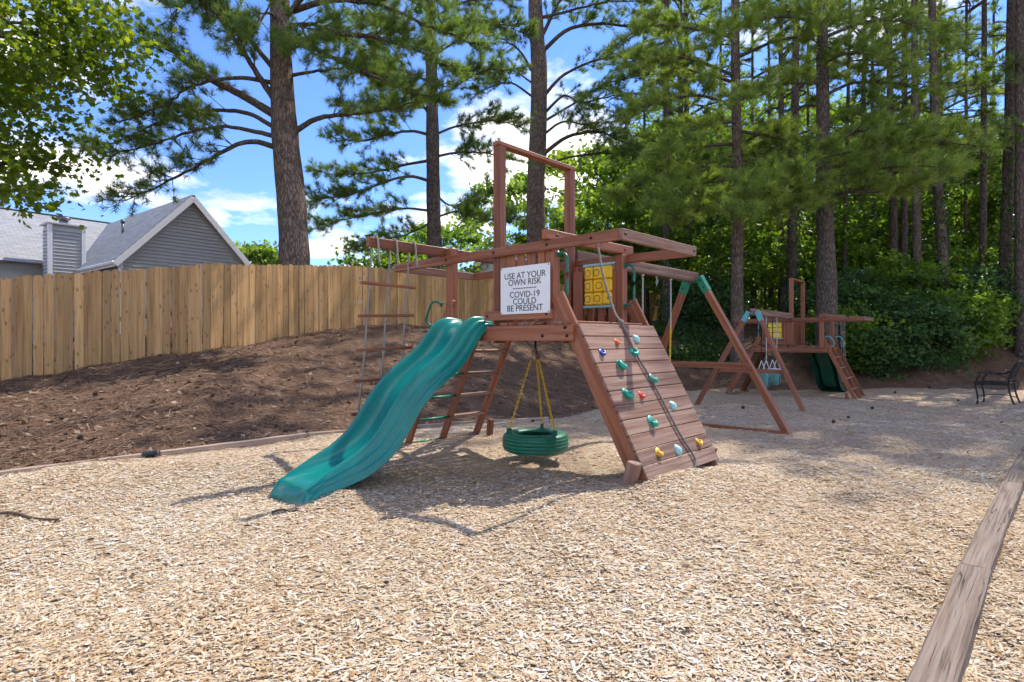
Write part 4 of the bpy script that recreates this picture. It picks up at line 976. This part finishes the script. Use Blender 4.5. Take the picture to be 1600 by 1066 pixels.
def leafy_tree(name, base, centre, rad, nleaf, size, label, seed, mat='leaf_under', nclump=60, spread=.5, trunk_r=0.09, cat='tree', group=None, lobed=False, shell=.45, nbr=26):
    rng = np.random.default_rng(seed); base = np.array(base, float); centre = np.array(centre, float)
    R = empty(name, tuple(base), 0, label, cat, group)
    C, cc, i = clump_points(rng, nleaf, centre - base, rad, nclump, spread, shell)
    top = centre - base + np.array([0, 0, rad[2] * .55]); mid = (centre - base) * .45 + rng.normal(0, .15, 3) * [1, 1, 0]
    tp = smooth_path(np.stack([[0, 0, -.3], mid * [1, 1, 1], centre - base, top]), 20); trr = trunk_r * np.linspace(1.1, .2, 20)
    V, F = tube(tp, trr, 8); mesh_np('trunk', V, F, MATS['bark_dark'], None, True, R)
    A = Acc()
    for q in cc[:nbr]:
        j = int(np.clip((q[2] - .35 * np.hypot(q[0] - centre[0] + base[0], q[1] - centre[1] + base[1])) / (top[2] + 1e-6) * 19, 5, 18)); p = tp[j]
        m = (p + q) / 2 + np.array([0, 0, .12 * np.linalg.norm(q - p)]); V, F = tube(smooth_path(np.stack([p, m, q]), 7), np.linspace(trr[j] * .6, .006, 7), 4); A.add(V, F)
    A.obj('branches', MATS['bark_dark'], R)['kind'] = 'stuff'
    V, F, k = leaves(C, rng, size, .45, lobed)
    r = np.clip(rng.random(nclump)[i] * .55 + rng.random(nleaf) * .5, 0, 1)
    mesh_np('crown', V, F, MATS[mat], np.repeat(r, k), False, R)['kind'] = 'stuff'
    return R
def pxl(lst, Y, dy0=0.0, dy1=0.0):
    n = len(lst); return [W(x, y, Y + dy0 + (dy1 - dy0) * i / (n - 1)) for i, (x, y) in enumerate(lst)]
def high_crown(pine, x, y, z0, z1, rmax, nl, dens=0.8, tl=1.1, tuft=.75, droop=0.0):
    """whorls of limbs round the upper trunk"""
    rng = pine.rng
    for i in range(nl):
        f = (i + rng.random()) / nl; z = z0 + (z1 - z0) * f; an = rng.uniform(0, 6.28); L = rmax * (1 - .65 * f) * rng.uniform(.7, 1.1)
        d = np.array([math.cos(an), math.sin(an), 0]); s = np.array([x, y, z])
        pine.limb([s, s + d * L * .35 + [0, 0, .12 * L], s + d * L * .7 + [0, 0, (.16 - droop) * L], s + d * L + [0, 0, (.10 - 2 * droop) * L]], .035 + .012 * L, .35, dens, tl, tuft)
def trunk_px(lst, Y): return [W(x, y, Y) for x, y in lst]
def gbase(px, Y): x = (px - 800) / FPX * Y; return (x, Y, gz1(x, Y) - .05)

# large pine behind the fence on the left
Y = 14.9; p = Pine(21)
for pts, r, d0, d1, dn in (
    ([(430, 230), (400, 222), (370, 226), (335, 245), (290, 268), (250, 290), (195, 315)], .075, 0, -1.3, 1.0),
    ([(432, 214), (395, 205), (350, 198), (300, 205), (240, 225), (170, 245)], .065, 0, -.4, 1.0),
    ([(430, 200), (390, 178), (345, 173), (290, 178), (230, 200), (150, 235)], .07, 0, 1.0, 1.0),
    ([(430, 180), (380, 150), (330, 125), (290, 98), (250, 70), (215, 60)], .12, 0, .2, .9),
    ([(428, 130), (380, 122), (330, 126), (290, 140), (255, 165), (185, 190)], .06, 0, -1.2, .9),
    ([(432, 160), (405, 120), (375, 75), (345, 30), (290, -20)], .09, 0, -1.0, 1.2),
    ([(432, 112), (405, 80), (370, 40), (320, 5), (285, -30)], .08, 0, 1.2, 1.2),
    ([(458, 208), (490, 188), (525, 180), (560, 178), (600, 172), (650, 160)], .075, 0, -.6, 1.1),
    ([(455, 118), (490, 112), (530, 108), (580, 110)], .05, 0, .6, 1.1),
    ([(450, 75), (500, 55), (560, 55), (640, 75), (710, 110)], .085, 0, -1.6, 1.3),
    ([(448, 20), (520, 0), (600, 10), (680, 45), (750, 70)], .085, 0, -.4, 1.3),
    ([(450, 60), (500, 80), (560, 110), (620, 135), (690, 160)], .07, 0, -1.0, 1.2),
    ([(448, 40), (500, 40), (560, 75), (600, 120)], .06, 0, 1.4, 1.2),
    ([(445, 30), (480, -10), (540, -40), (620, -30), (690, 0)], .08, 0, -1.5, 1.3),
    ([(442, 10), (400, -10), (350, -20), (300, 0), (265, 25)], .07, 0, -1.6, 1.3),
    ([(442, 50), (470, 40), (480, 70), (500, 90)], .05, 0, -1.4, 1.5),
    ([(440, 40), (420, 20), (400, 40), (370, 55)], .05, 0, -1.5, 1.3),
    ([(440, -20), (480, -60), (560, -90), (640, -80)], .08, 0, .5, 1.1)):
    p.limb(pxl(pts, Y, d0, d1), r, .26, dn * 1.5, .95, 1.15)
x0 = W(436, 0, Y)[0]; high_crown(p, x0, Y, 11.0, 16.8, 3.4, 17)
p.finish('pine_tree', gbase(463, Y), [gbase(463, Y)] + trunk_px([(460, 400), (455, 310), (446, 220), (440, 120), (437, 0), (432, -180), (430, -400)], Y), [.40, .385, .36, .325, .285, .24, .16, .04], 'thick-trunked pine close behind the fence, its limbs reaching over the grey house', 'needle', 'bark', 26, .22, .012)
# slimmer pine right of it
Y = 21.0; p = Pine(22)
for pts, r, d0, d1 in (
    ([(677, 212), (640, 205), (600, 212), (560, 222), (520, 215)], .06, 0, -1), ([(677, 250), (630, 258), (590, 268), (540, 272), (490, 268)], .06, 0, .8),
    ([(678, 285), (640, 276), (600, 285), (550, 303), (485, 315)], .065, 0, -1.2), ([(678, 330), (630, 326), (580, 335), (530, 345), (490, 360)], .05, 0, .5),
    ([(678, 345), (640, 365), (600, 375), (560, 385)], .045, 0, -1), ([(680, 300), (700, 320), (740, 318), (770, 300)], .045, 0, 1),
    ([(680, 245), (720, 238), (760, 240), (800, 250)], .05, 0, -1), ([(680, 210), (720, 196), (770, 190), (820, 200)], .05, 0, .6),
    ([(680, 340), (720, 330), (750, 345), (780, 340)], .045, 0, -1), ([(677, 160), (720, 130), (760, 110), (800, 110)], .05, 0, -.8),
    ([(675, 130), (630, 110), (590, 100), (540, 120)], .05, 0, -1), ([(675, 90), (720, 60), (770, 40), (820, 50)], .05, 0, 1.2),
    ([(675, 80), (620, 50), (570, 40), (520, 60)], .05, 0, .8), ([(674, 170), (630, 165), (580, 170), (530, 165)], .05, 0, -1.4),
    ([(674, 30), (720, 5), (770, -5), (800, 10)], .05, 0, -1), ([(674, 20), (620, -10), (560, -20)], .05, 0, -1), ([(677, 190), (650, 150), (620, 130), (590, 130)], .05, 0, 1)):
    p.limb(pxl(pts, Y, d0, d1), r, .18, 1.9, 1.05, 1.1)
high_crown(p, W(672, 0, Y)[0], Y, 14, 19, 3.2, 14)
p.finish('pine_tree', gbase(679, Y), [gbase(679, Y)] + trunk_px([(679, 400), (677, 300), (675, 150), (672, 0), (670, -260)], Y), [.27, .26, .25, .22, .18, .05], 'slender pine with level lichen-grey limbs behind the rope ladder and fence', 'needle', 'bark_dark', 22, .23, .014)
# pine behind the playset arch
Y = 23.6; p = Pine(23)
for pts, r, d0, d1 in (
    ([(848, 80), (890, 45), (950, 38), (1010, 45), (1050, 55)], .075, 0, -.6), ([(845, 60), (870, 10), (890, -30)], .08, 0, .3),
    ([(850, 150), (880, 118), (930, 95), (990, 88), (1030, 95)], .06, 0, -1), ([(850, 240), (885, 215), (930, 206), (970, 220), (990, 235)], .075, 0, -1),
    ([(855, 256), (900, 244), (970, 240), (1010, 255)], .05, 0, .8), ([(850, 190), (900, 160), (950, 130), (1010, 120)], .05, 0, 1),
    ([(828, 35), (790, 40), (745, 30), (700, 35)], .05, 0, -.5), ([(830, 110), (812, 80), (780, 60), (735, 48)], .05, 0, .6),
    ([(848, 180), (880, 150), (910, 160), (960, 150), (1000, 165)], .05, 0, -1.5), ([(830, 150), (800, 130), (770, 135), (740, 150)], .04, 0, -1),
    ([(835, 30), (880, 20), (940, 5), (1000, 0)], .06, 0, -1), ([(850, 210), (880, 190), (920, 195), (960, 180)], .045, 0, -1.2), ([(832, 130), (800, 110), (765, 115)], .04, 0, 1)):
    p.limb(pxl(pts, Y, d0 * 1.3, d1 * 1.3), r * 1.2, .26, 1.7, 1.1, 1.0)
high_crown(p, W(834, 0, Y)[0], Y, 15.5, 22.5, 3.8, 13)
p.finish('pine_tree', gbase(838, Y), [gbase(838, Y)] + trunk_px([(838, 400), (837, 300), (841, 200), (842, 100), (836, 0), (832, -320)], Y), [.42, .40, .38, .355, .335, .30, .05], 'straight pine standing behind the playset arch', 'needle', 'bark', 22, .22, .013)
# pines with lush boughs over the far playset
Y = 19.0; p = Pine(24)
for pts, d0, d1 in (([(1150, 225), (1100, 230), (1050, 255), (1005, 285), (960, 300)], 0, -2), ([(1150, 280), (1105, 285), (1060, 305), (1010, 325)], 0, -3), ([(1150, 120), (1090, 95), (1035, 85), (985, 95)], 0, -2.4),
    ([(1150, 60), (1085, 45), (1020, 40), (975, 60)], 0, -1), ([(1150, 170), (1100, 150), (1040, 155), (990, 180)], 0, -2.6), ([(1152, 205), (1200, 212), (1250, 225), (1290, 235)], 0, -2), ([(1152, 90), (1210, 65), (1260, 60), (1300, 80)], 0, -1.6),
    ([(1150, 260), (1110, 262), (1070, 280), (1035, 310)], 0, -1), ([(1150, 300), (1110, 310), (1080, 335), (1040, 345)], 0, -3), ([(1150, 40), (1200, 20), (1260, 20), (1300, 30)], 0, -2.5), ([(1150, 130), (1100, 115), (1060, 110), (1020, 130)], 0, 1), ([(1150, 300), (1180, 310), (1215, 325)], 0, -2.4), ([(1150, 190), (1110, 195), (1070, 210), (1040, 235)], 0, -2.8)):
    p.limb(pxl(pts, Y, d0, d1), .06, .22, 1.25, 1.05, 1.25)
high_crown(p, W(1150, 0, Y)[0], Y, 12.5, 22, 3.4, 15)
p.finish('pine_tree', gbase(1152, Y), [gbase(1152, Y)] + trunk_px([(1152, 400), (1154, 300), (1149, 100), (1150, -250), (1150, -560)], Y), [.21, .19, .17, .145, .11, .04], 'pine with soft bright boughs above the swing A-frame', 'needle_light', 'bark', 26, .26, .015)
Y = 18.2; p = Pine(25)
for pts, d0, d1 in (([(1288, 245), (1340, 235), (1400, 226), (1460, 222), (1530, 230)], 0, -2.5), ([(1290, 280), (1350, 268), (1420, 258), (1490, 265)], 0, -3.4), ([(1286, 260), (1235, 268), (1185, 282), (1150, 300)], 0, -3), ([(1286, 290), (1240, 300), (1190, 312), (1160, 330)], 0, -3.4),
    ([(1286, 150), (1335, 130), (1400, 130), (1450, 145)], 0, -1), ([(1285, 130), (1235, 130), (1185, 140), (1150, 165)], 0, -2), ([(1285, 60), (1350, 35), (1420, 35), (1470, 60)], 0, -2), ([(1285, 40), (1230, 25), (1170, 35), (1120, 60)], 0, -2.2),
    ([(1290, 230), (1340, 205), (1400, 195), (1460, 195)], 0, -1), ([(1286, 215), (1250, 215), (1210, 230), (1180, 250)], 0, 1), ([(1290, 310), (1330, 300), (1380, 300), (1420, 290)], 0, -2.4), ([(1285, 100), (1320, 85), (1370, 85), (1410, 100)], 0, -2.6), ([(1288, 265), (1330, 255), (1370, 240), (1430, 240)], 0, -1.4), ([(1286, 300), (1260, 315), (1230, 335)], 0, -2)):
    p.limb(pxl(pts, Y, d0, d1), .06, .18, 1.25, 1.05, 1.25)
high_crown(p, W(1285, 0, Y)[0], Y, 12, 19, 3.6, 26)
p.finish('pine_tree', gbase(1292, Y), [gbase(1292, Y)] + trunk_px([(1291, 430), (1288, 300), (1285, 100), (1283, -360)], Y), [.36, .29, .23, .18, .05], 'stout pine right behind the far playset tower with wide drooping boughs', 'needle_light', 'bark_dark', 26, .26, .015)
for px, Y, sd, lab in ((1222, 24.5, 61, 'bushy mid-wood pine between the swing A-frame and the stout pine'), (1392, 23.5, 62, 'bushy mid-wood pine right of the stout pine'), (1065, 25.5, 63, 'bushy mid-wood pine left of the swing A-frame'), (1470, 26.5, 64, 'bushy mid-wood pine above the shrub thicket')):
    p = Pine(sd); b0 = gbase(px, Y); high_crown(p, b0[0], Y, 7.6, 17.0, 3.6, 36, .7, 1.15, .85, .03)
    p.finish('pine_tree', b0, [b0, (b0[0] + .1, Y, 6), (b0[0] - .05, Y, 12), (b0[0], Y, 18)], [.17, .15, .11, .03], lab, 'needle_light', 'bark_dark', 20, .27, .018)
# tall trunks of the wood, crowns far overhead
ORD = ['first', 'second', 'third', 'fourth', 'fifth', 'sixth', 'seventh', 'eighth', 'ninth', 'tenth', 'eleventh', 'twelfth', 'thirteenth', 'fourteenth', 'fifteenth', 'sixteenth', 'seventeenth', 'eighteenth', 'nineteenth', 'twentieth', 'twenty-first', 'twenty-second', 'twenty-third', 'twenty-fourth']
TALL = sorted([(1040, 23, .16, .62), (1078, 25, .15, .3), (1122, 30, .12, 0), (1205, 31, .13, 0), (1236, 22.5, .19, .7), (1342, 27, .16, 0), (1395, 30, .14, 0), (1412, 23.5, .14, 0), (1434, 21, .145, 0), (1476, 20.6, .17, .8), (1535, 21.5, .12, 0), (1569, 20.4, .18, .85), (1596, 19.6, .18, 0), (1640, 19, .2, 0), (1700, 18.5, .2, .5), (1790, 18, .22, 0),
    (1012, 29, .09, 0), (1175, 27, .09, 0), (1262, 29, .10, 0), (1318, 24, .09, 0), (1366, 25.5, .10, 0), (1456, 27, .10, 0), (1508, 25, .08, 0), (1552, 28, .09, .5)])
hc = None
for i, (px, Y, r, iv) in enumerate(TALL):
    p = Pine(40 + i); b0 = gbase(px, Y); x = b0[0]; top = 20.5 + p.rng.uniform(-1.5, 1.5) + (5.5 if px > 1400 and r > .11 else 0)
    lean = p.rng.normal(0, .25)
    for q in range(5):   # a few dead stubs and sprays below the crown
        z = p.rng.uniform(7, 12.5); an = p.rng.uniform(0, 6.28); d = np.array([math.cos(an), math.sin(an), .1]); s0 = np.array([x, Y, z]); L = p.rng.uniform(.8, 2.2)
        p.limb([s0, s0 + d * L * .5, s0 + d * L + [0, 0, -.1]], .025, .5, .7, .6, .7)
    high_crown(p, x + lean * .8, Y, 12.5 if px < 1400 else 14.5, top, 2.9 if px < 1400 else 3.5, (12 if px < 1400 else 26) if r > .11 else 7, .4 if px < 1400 else .55, 1.2, .5)
    side = ('with ivy climbing its stem' if iv else 'with a bare stem')
    p.finish('pine_tree', b0, [b0, (x + .1 * lean, Y, 4), (x + .5 * lean, Y, 10), (x + lean, Y, top)], [r * 1.15, r, r * .8, .04], 'tall wood pine ' + side + ', ' + ORD[i] + ' from left of the thin trunks', 'needle', 'bark_dark', 14, .36, .034, group='tall pines of the wood', ivy=iv * .75)
# ------------------------------------------------------------------ broadleaved trees
leafy_tree('maple_tree', (-12.6, 12.6, gz1(-12.6, 12.6) - .1), (-11.5, 11.5, 7.4), (3.7, 3.4, 3.9), 22000, .108, 'leafy maple overhanging the fence at the far left', 71, 'leaf_maple', 190, .46, .2, lobed=True, shell=.3, nbr=70)
# trees beyond the fence, seen through the pines
for i, (px, Y, z, rx, rz_, n, lab) in enumerate((
    (404, 40, 6.3, 1.6, 1.5, 2600, 'small bright green tree beside the grey gable beyond the fence'),
    (600, 27, 4.3, 2.0, 1.7, 3200, 'low green broadleaf tree behind the rope ladder beyond the fence'),
    (690, 30, 5.2, 2.4, 2.2, 3600, 'rounded green broadleaf tree at the foot of the slender pine'),
    (790, 46, 9.8, 4.6, 4.6, 6000, 'pale green tree far beyond the fence left of the arch'),
    (905, 34, 8.4, 3.4, 4.6, 6400, 'pale leafy tree behind the right arch post'),
    (950, 26, 5.6, 2.6, 2.6, 5200, 'dense green broadleaf tree right of the arch pine'))):
    x = (px - 800) / FPX * Y
    leafy_tree('broadleaf_tree', (x, Y, gz1(x, Y) - .2), (x, Y, z), (rx, rx, rz_), n, .26 if Y < 32 else .36, lab, 80 + i, 'leaf_far' if Y > 32 else 'leaf_under', 46, .42 if Y < 32 else .6, .10)
# understory of the wood: slim trees with open leafy crowns
rg = np.random.default_rng(5)
US = [(1000, 25, 4.2), (1030, 30, 7.0), (1062, 26, 3.6), (1100, 32, 6.5), (1128, 24, 3.4), (1165, 29, 6.0), (1195, 25, 3.6), (1222, 33, 8.0), (1255, 27, 4.2), (1290, 31, 6.5), (1322, 25, 4.0), (1352, 34, 8.5), (1380, 27, 5.0), (1415, 31, 7.2), (1440, 25.5, 4.6), (1478, 30, 8.0), (1505, 26, 5.2), (1540, 29, 8.2), (1570, 25, 5.4), (1600, 27, 7.5), (1640, 24, 6)]
ORDU = ORD
for i, (px, Y, z) in enumerate(US):
    x = (px - 800) / FPX * Y; z = z + CAMZ
    leafy_tree('understory_tree', (x, Y, gz1(x, Y) - .2), (x + rg.normal(0, .3), Y, z), (1.9 + rg.uniform(0, .7), 1.9, 2.1 + rg.uniform(0, 1.0)), 3200, .20 + .004 * (Y - 24), 'slim leafy understory tree, ' + ORDU[i] + ' from the left in the wood', 120 + i, 'leaf_under' if i % 3 else 'leaf_far', 44, .42, .06, group='understory trees of the wood', shell=.25, nbr=18)
TALLB = [(965, 31, 9), (1008, 34, 11.5), (1058, 32, 9.5), (1095, 36, 13), (1140, 33, 10.5), (1182, 36, 13.5), (1218, 31, 10), (1262, 35, 13), (1305, 33, 11), (1345, 37, 14.5), (1388, 33, 10.5), (1425, 36, 12), (1500, 35, 10.5), (1560, 34, 11)]
for i, (px, Y, z) in enumerate(TALLB):
    x = (px - 800) / FPX * Y
    leafy_tree('hardwood_tree', (x, Y, gz1(x, Y) - .2), (x, Y, z), (2.4 + rg.uniform(0, .8), 2.4, 3.2 + rg.uniform(0, 1.2)), 3600, .27, 'tall hardwood with open yellow-green crown, ' + ORD[i] + ' from the left deep in the wood', 220 + i, 'leaf_far' if i % 2 else 'leaf_under', 52, .5, .10, group='tall hardwoods deep in the wood', shell=.2, nbr=18)
# evergreen shrubs on the bank at the right
SH = [(1330, 18.9, .9, 1.2, 'dark glossy shrub just right of the far rope ladder'), (1385, 18.6, 1.0, 1.25, 'rounded glossy shrub, second from the far playset'), (1440, 18.8, 1.25, 1.35, 'tall glossy shrub in the middle of the bank thicket'), (1500, 19.3, 1.7, 1.3, 'glossy shrub above the sunlit bank'),
      (1545, 20.5, 2.3, 1.3, 'glossy shrub behind the black armchair'), (1355, 20.3, 2.0, 1.6, 'taller shrub behind the far rope ladder'), (1430, 20.6, 2.5, 1.7, 'tallest shrub at the back of the bank thicket'), (1300, 21.0, 1.9, 1.3, 'shrub behind the far playset tower'), (1590, 22, 2.9, 1.5, 'shrub at the right edge of the picture'), (1500, 22.5, 3.2, 1.6, 'shrub high on the bank beneath the ivy-clad trunks'), (1120, 23, 1.9, 1.1, 'low shrub on the bank behind the swing legs')]
for i, (px, Y, z, r, lab) in enumerate(SH):
    x = (px - 800) / FPX * Y; b0 = gz1(x, Y)
    leafy_tree('shrub', (x, Y, b0 - .1), (x, Y, max(z + .1, b0 + r * .75)), (r * 1.05, r * .9, r), 4600, .135 if i % 3 else .17, lab, 160 + i, 'leaf_shrub' if i % 3 else 'leaf_under', 60, .26, .05, cat='shrub', group='glossy shrubs on the bank', shell=.45, nbr=20)
# far wood reading as one mass
def far_wood():
    rng = np.random.default_rng(9); n = 30000
    ang = rng.uniform(math.radians(4), math.radians(62), n); dist = rng.uniform(40, 62, n)
    x = np.sin(ang) * dist; y = np.cos(ang) * dist
    h = 7.5 + 3.0 * np.sin(ang * 23) + 2.0 * np.sin(ang * 51 + 1)
    z = gz(x, y) + rng.beta(1.2, 1.6, n) * (h + 2) 
    V, F, k = leaves(np.stack([x, y, z], -1), rng, .62, .25, jit=.5)
    o = mesh_np('far_wood', V, F, MATS['leaf_far'], np.repeat(rng.random(n), k)); tag(o, 'distant green woodland filling the gaps between the trunks', 'woodland', kind='stuff')
far_wood()
def ivy_patch():
    rng = np.random.default_rng(14); n = 9000
    px = rng.uniform(1010, 1150, n); Y = rng.uniform(18.6, 23.5, n); x = (px - 800) / FPX * Y
    keep = np.sin(x * 2.1) + np.sin(Y * 2.7 + x) + rng.normal(0, .6, n) > -.5; x, Y = x[keep], Y[keep]
    C = np.stack([x, Y, gz(x, Y) + rng.uniform(.03, .22, len(x))], -1); V, F, k = leaves(C, rng, .12, .5)
    o = mesh_np('ground_ivy', V, F, MATS['leaf_ivy'], np.repeat(rng.random(len(x)), k)); tag(o, 'green ivy ground cover on the bank behind the swing legs', 'ground cover', kind='stuff')
ivy_patch()

# ------------------------------------------------------------------ timbers, bench, small things
def irregular(bm):
    rg2 = random.Random(len(bm.verts) + 2)
    bmesh.ops.subdivide_edges(bm, edges=[e for e in bm.edges if abs((e.verts[0].co - e.verts[1].co).x) > .5], cuts=14)
    for v in bm.verts: v.co += Vector((0, rg2.uniform(-.003, .003), rg2.uniform(-.003, .003)))
def timber(p0, p1, w, h, label, mat='tie', name='landscape_timber', z=None):
    zc0 = gz1(*p0) if z is None else z[0]; zc1 = gz1(*p1) if z is None else z[1]
    mid = ((p0[0] + p1[0]) / 2, (p0[1] + p1[1]) / 2, (zc0 + zc1) / 2)
    L = math.dist((*p0, zc0), (*p1, zc1)); me = box_mesh(L, w, h, .007, irregular); me.materials.append(MATS[mat]); me.name = name
    o = bpy.data.objects.new(name, me); COL.objects.link(o); o.matrix_basis = frame_mat((*p0, zc0), (*p1, zc1))
    return tag(o, label, 'timber')
# right-hand tie, its top about 4 cm above the chips
def gp(px, py, z): t_ = (CAMZ - z) * FPX / (py - 533); return ((px - 800) / FPX * t_, t_)
zt = -0.055
A0, A1 = gp(1455, 1066, zt), gp(1523, 884, zt); A2 = gp(1590, 733, zt); A3 = gp(1612, 690, zt)
dA = np.array(A1) - np.array(A0); dA /= np.linalg.norm(dA); st_ = np.array(A1) - dA * 2.2
dB = np.array(A2) - np.array(A1); Lb = np.linalg.norm(dB); dB /= Lb
timber(tuple(st_), tuple(np.array(A1) - dA * .004), .125, .15, 'weathered grey-brown landscape timber in the right foreground', z=(zt - .075, zt - .075))
timber(tuple(np.array(A1) + dB * .006), tuple(np.array(A1) + dB * 2.44), .122, .15, 'weathered landscape timber, second along the right edge, beyond the cracked joint', z=(zt - .077, zt - .085))
timber(tuple(np.array(A1) + dB * 2.455), tuple(np.array(A1) + dB * 4.9), .12, .15, 'shaded landscape timber farthest along the right edge', z=(zt - .09, zt - .13))
names = ['nearest the left edge of the picture', 'beside the coiled drain pipe', 'behind the foot of the slide', 'behind the playset ladder', 'deep behind the playset, left of the far swings']
for i in range(2, 6):
    p, q = EDGE[i - 1 if i == 2 else i - 1], EDGE[i]
    if i == 2: p = q - (q - p) / np.linalg.norm(q - p) * 3.0
    d = (q - p) / np.linalg.norm(q - p)
    timber(tuple(p + d * .01), tuple(q - d * .01), .05, .12, 'thin pale edging board ' + names[i - 2], 'edging', 'edging_board', z=(gz1(*p) - .012, gz1(*q) - .012))
pa, pb = gp(1452, 606, -.33), gp(1545, 605, -.33)
timber(pa, (pa[0] + 2.3, pa[1] + .1), .12, .12, 'dark old timber lying at the foot of the bank left of the armchair', 'stick', 'old_timber', z=(-.33, -.33))
def bench(x, y, rz, z):
    R = empty('metal_armchair', (x, y, z), rz, 'black cast metal garden armchair with lattice back, facing left', 'chair'); bi = MATS['black_iron']
    wd = 0.56   # along local y; it faces local -x
    def sw(name, pts, r, par=R, m=18): return tube_obj(name, smooth_path(pts, m), r, bi, par, 7)
    for s in (0, 1):
        yy = s * wd
        sw('leg', [(-.27, yy, 0), (-.25, yy, .05), (-.255, yy, .22), (-.285, yy, .36), (-.27, yy, .43)], .017)
        sw('leg', [(.34, yy, 0), (.29, yy, .12), (.25, yy, .28), (.235, yy, .44)], .017)
        sw('back_post', [(.235, yy, .42), (.25, yy, .55), (.30, yy, .72), (.37, yy, .86)], .018)
        sw('armrest', [(-.27, yy, .42), (-.255, yy, .52), (-.21, yy, .585), (-.23, yy, .635), (-.17, yy, .65), (0.02, yy, .62), (.16, yy, .64), (.27, yy, .70)], .014, R, 26)
        sw('arm_brace', [(0.0, yy, .625), (.12, yy, .60), (.24, yy, .53)], .009)
    # seat of slats
    for k in range(7):
        u_ = k / 6; xx = -.27 + .50 * u_; zz = .44 - .03 * math.sin(u_ * math.pi) + (.01 if k == 0 else 0)
        beam('seat_slat', R, (xx, 0, zz), (xx, wd, zz), .062, .014, bi, bev=.003)
    for yy in (0, wd): beam('seat_rail', R, (-.29, yy, .425), (.24, yy, .425), .022, .06, bi, bev=.004)
    sw('seat_front', [(-.30, 0, .43), (-.30, wd / 2, .435), (-.30, wd, .43)], .016)
    sw('top_rail', [(.37, 0, .86), (.38, wd / 2, .90), (.37, wd, .86)], .017)
    sw('lower_rail', [(.245, 0, .52), (.245, wd, .52)], .013)
    for k in range(6):   # lattice, both ways
        y0 = wd * k / 5
        for sg_ in (-1, 1):
            y1 = y0 + sg_ * .26
            f = 1.0
            if y1 < 0: f = (0 - y0) / (y1 - y0)
            if y1 > wd: f = (wd - y0) / (y1 - y0)
            if f > .12: sw('lattice_bar', [(.247, y0, .52), (.247 + .045 * f, y0 + (y1 - y0) * f * .5, .52 + .17 * f), (.247 + .125 * f, y0 + (y1 - y0) * f, .52 + .345 * f)], .008, R, 6)
    sw('stretcher', [(-.25, 0, .16), (.02, wd / 2, .20), (.29, wd, .14)], .008)
bx_, by_ = 11.12, 13.28
bench(bx_, by_, math.radians(-50), gz1(bx_, by_) + .005); [setattr(o, 'scale', (1.15, 1.15, 1.15)) for o in COL.objects if o.name.startswith('metal_armchair')]
def pine_cone_mesh():
    V = []; F = []; n = 9
    for k in range(8):
        r = .032 * math.sin(math.pi * (k + .8) / 9) + .004; z = .011 * k
        for i in range(n):
            th = (i + .5 * (k % 2)) / n * 6.283; rr = r * (1.25 if i % 2 == k % 2 else .75); V.append((rr * math.cos(th), rr * math.sin(th), z + (.008 if i % 2 == k % 2 else 0)))
    for k in range(7):
        for i in range(n): F.append((k * n + i, k * n + (i + 1) % n, (k + 1) * n + (i + 1) % n, (k + 1) * n + i))
    F += [tuple(range(n))[::-1], tuple(range(7 * n, 8 * n))]
    me = bpy.data.meshes.new('pine_cone'); me.from_pydata(V, [], F); me.materials.append(MATS['cone_brown']); return me
cone = pine_cone_mesh(); rg3 = random.Random(8)
CONES = [(1360, 640, 'right of the far ladder feet'), (1325, 655, 'right of the swing leg foot'), (1303, 662, 'beside the near swing leg foot'), (1495, 628, 'under the armchair front'), (1160, 640, 'beneath the far swing frame'), (145, 620, 'on the bank below the left fence'), (120, 690, 'on the bank near the left edging'), (330, 640, 'mid bank left of the slide'), (430, 668, 'on the bank beside the slide top shadow'), (960, 640, 'behind the climbing wall'), (835, 660, 'behind the tyre swing'), (1396, 615, 'by the foot of the far bank')]
for px, py, where in CONES:
    z = -.2
    for _ in range(6): X_, Y_ = gp(px, py, z); z = .5 * z + .5 * gz1(X_, Y_)
    X_, Y_ = gp(px, py, z)
    o = bpy.data.objects.new('pine_cone', cone); COL.objects.link(o); o.location = (X_, Y_, gz1(X_, Y_) + .03); o.rotation_euler = (1.4 + rg3.uniform(-.3, .3), rg3.uniform(-.3, .3), rg3.uniform(0, 6)); s = rg3.uniform(.55, .9); o.scale = (s, s, s)
    tag(o, 'dark brown pine cone lying ' + where, 'pine cone', 'fallen pine cones')
def stick(px0, py0, px1, py1, r, label):
    z = -.12; P0, P1 = gp(px0, py0, z), gp(px1, py1, z); n = 9; pts = []
    for i in range(n):
        f = i / (n - 1); x = P0[0] + (P1[0] - P0[0]) * f; y = P0[1] + (P1[1] - P0[1]) * f + .03 * math.sin(f * 5); pts.append((x, y, gz1(x, y) + .018 + .01 * math.sin(f * 7)))
    base = Vector(pts[0]); o = tube_obj('fallen_stick', [tuple(Vector(q) - base) for q in pts], np.linspace(r, r * .6, n), MATS['stick'], None, 7); o.location = base
    tag(o, label, 'stick')
stick(-20, 806, 97, 810, .013, 'dark bent stick on the wood chips at the left edge')
stick(425, 800, 470, 797, .008, 'short dark stick at the toe of the slide')
def drain():
    x, y = gp(233, 704, -.02); z = gz1(x, y); A = []; n = 16
    pts = [(.14 * i / n, .05 * math.sin(i / n * 2), .035) for i in range(n)]
    o = tube_obj('drain_pipe', pts, np.array([.034 if i % 2 else .028 for i in range(n)]), MATS['drain'], None, 12); o.location = (x - .1, y + .05, z); tag(o, 'short black corrugated drain pipe behind the left edging board', 'pipe')
drain()
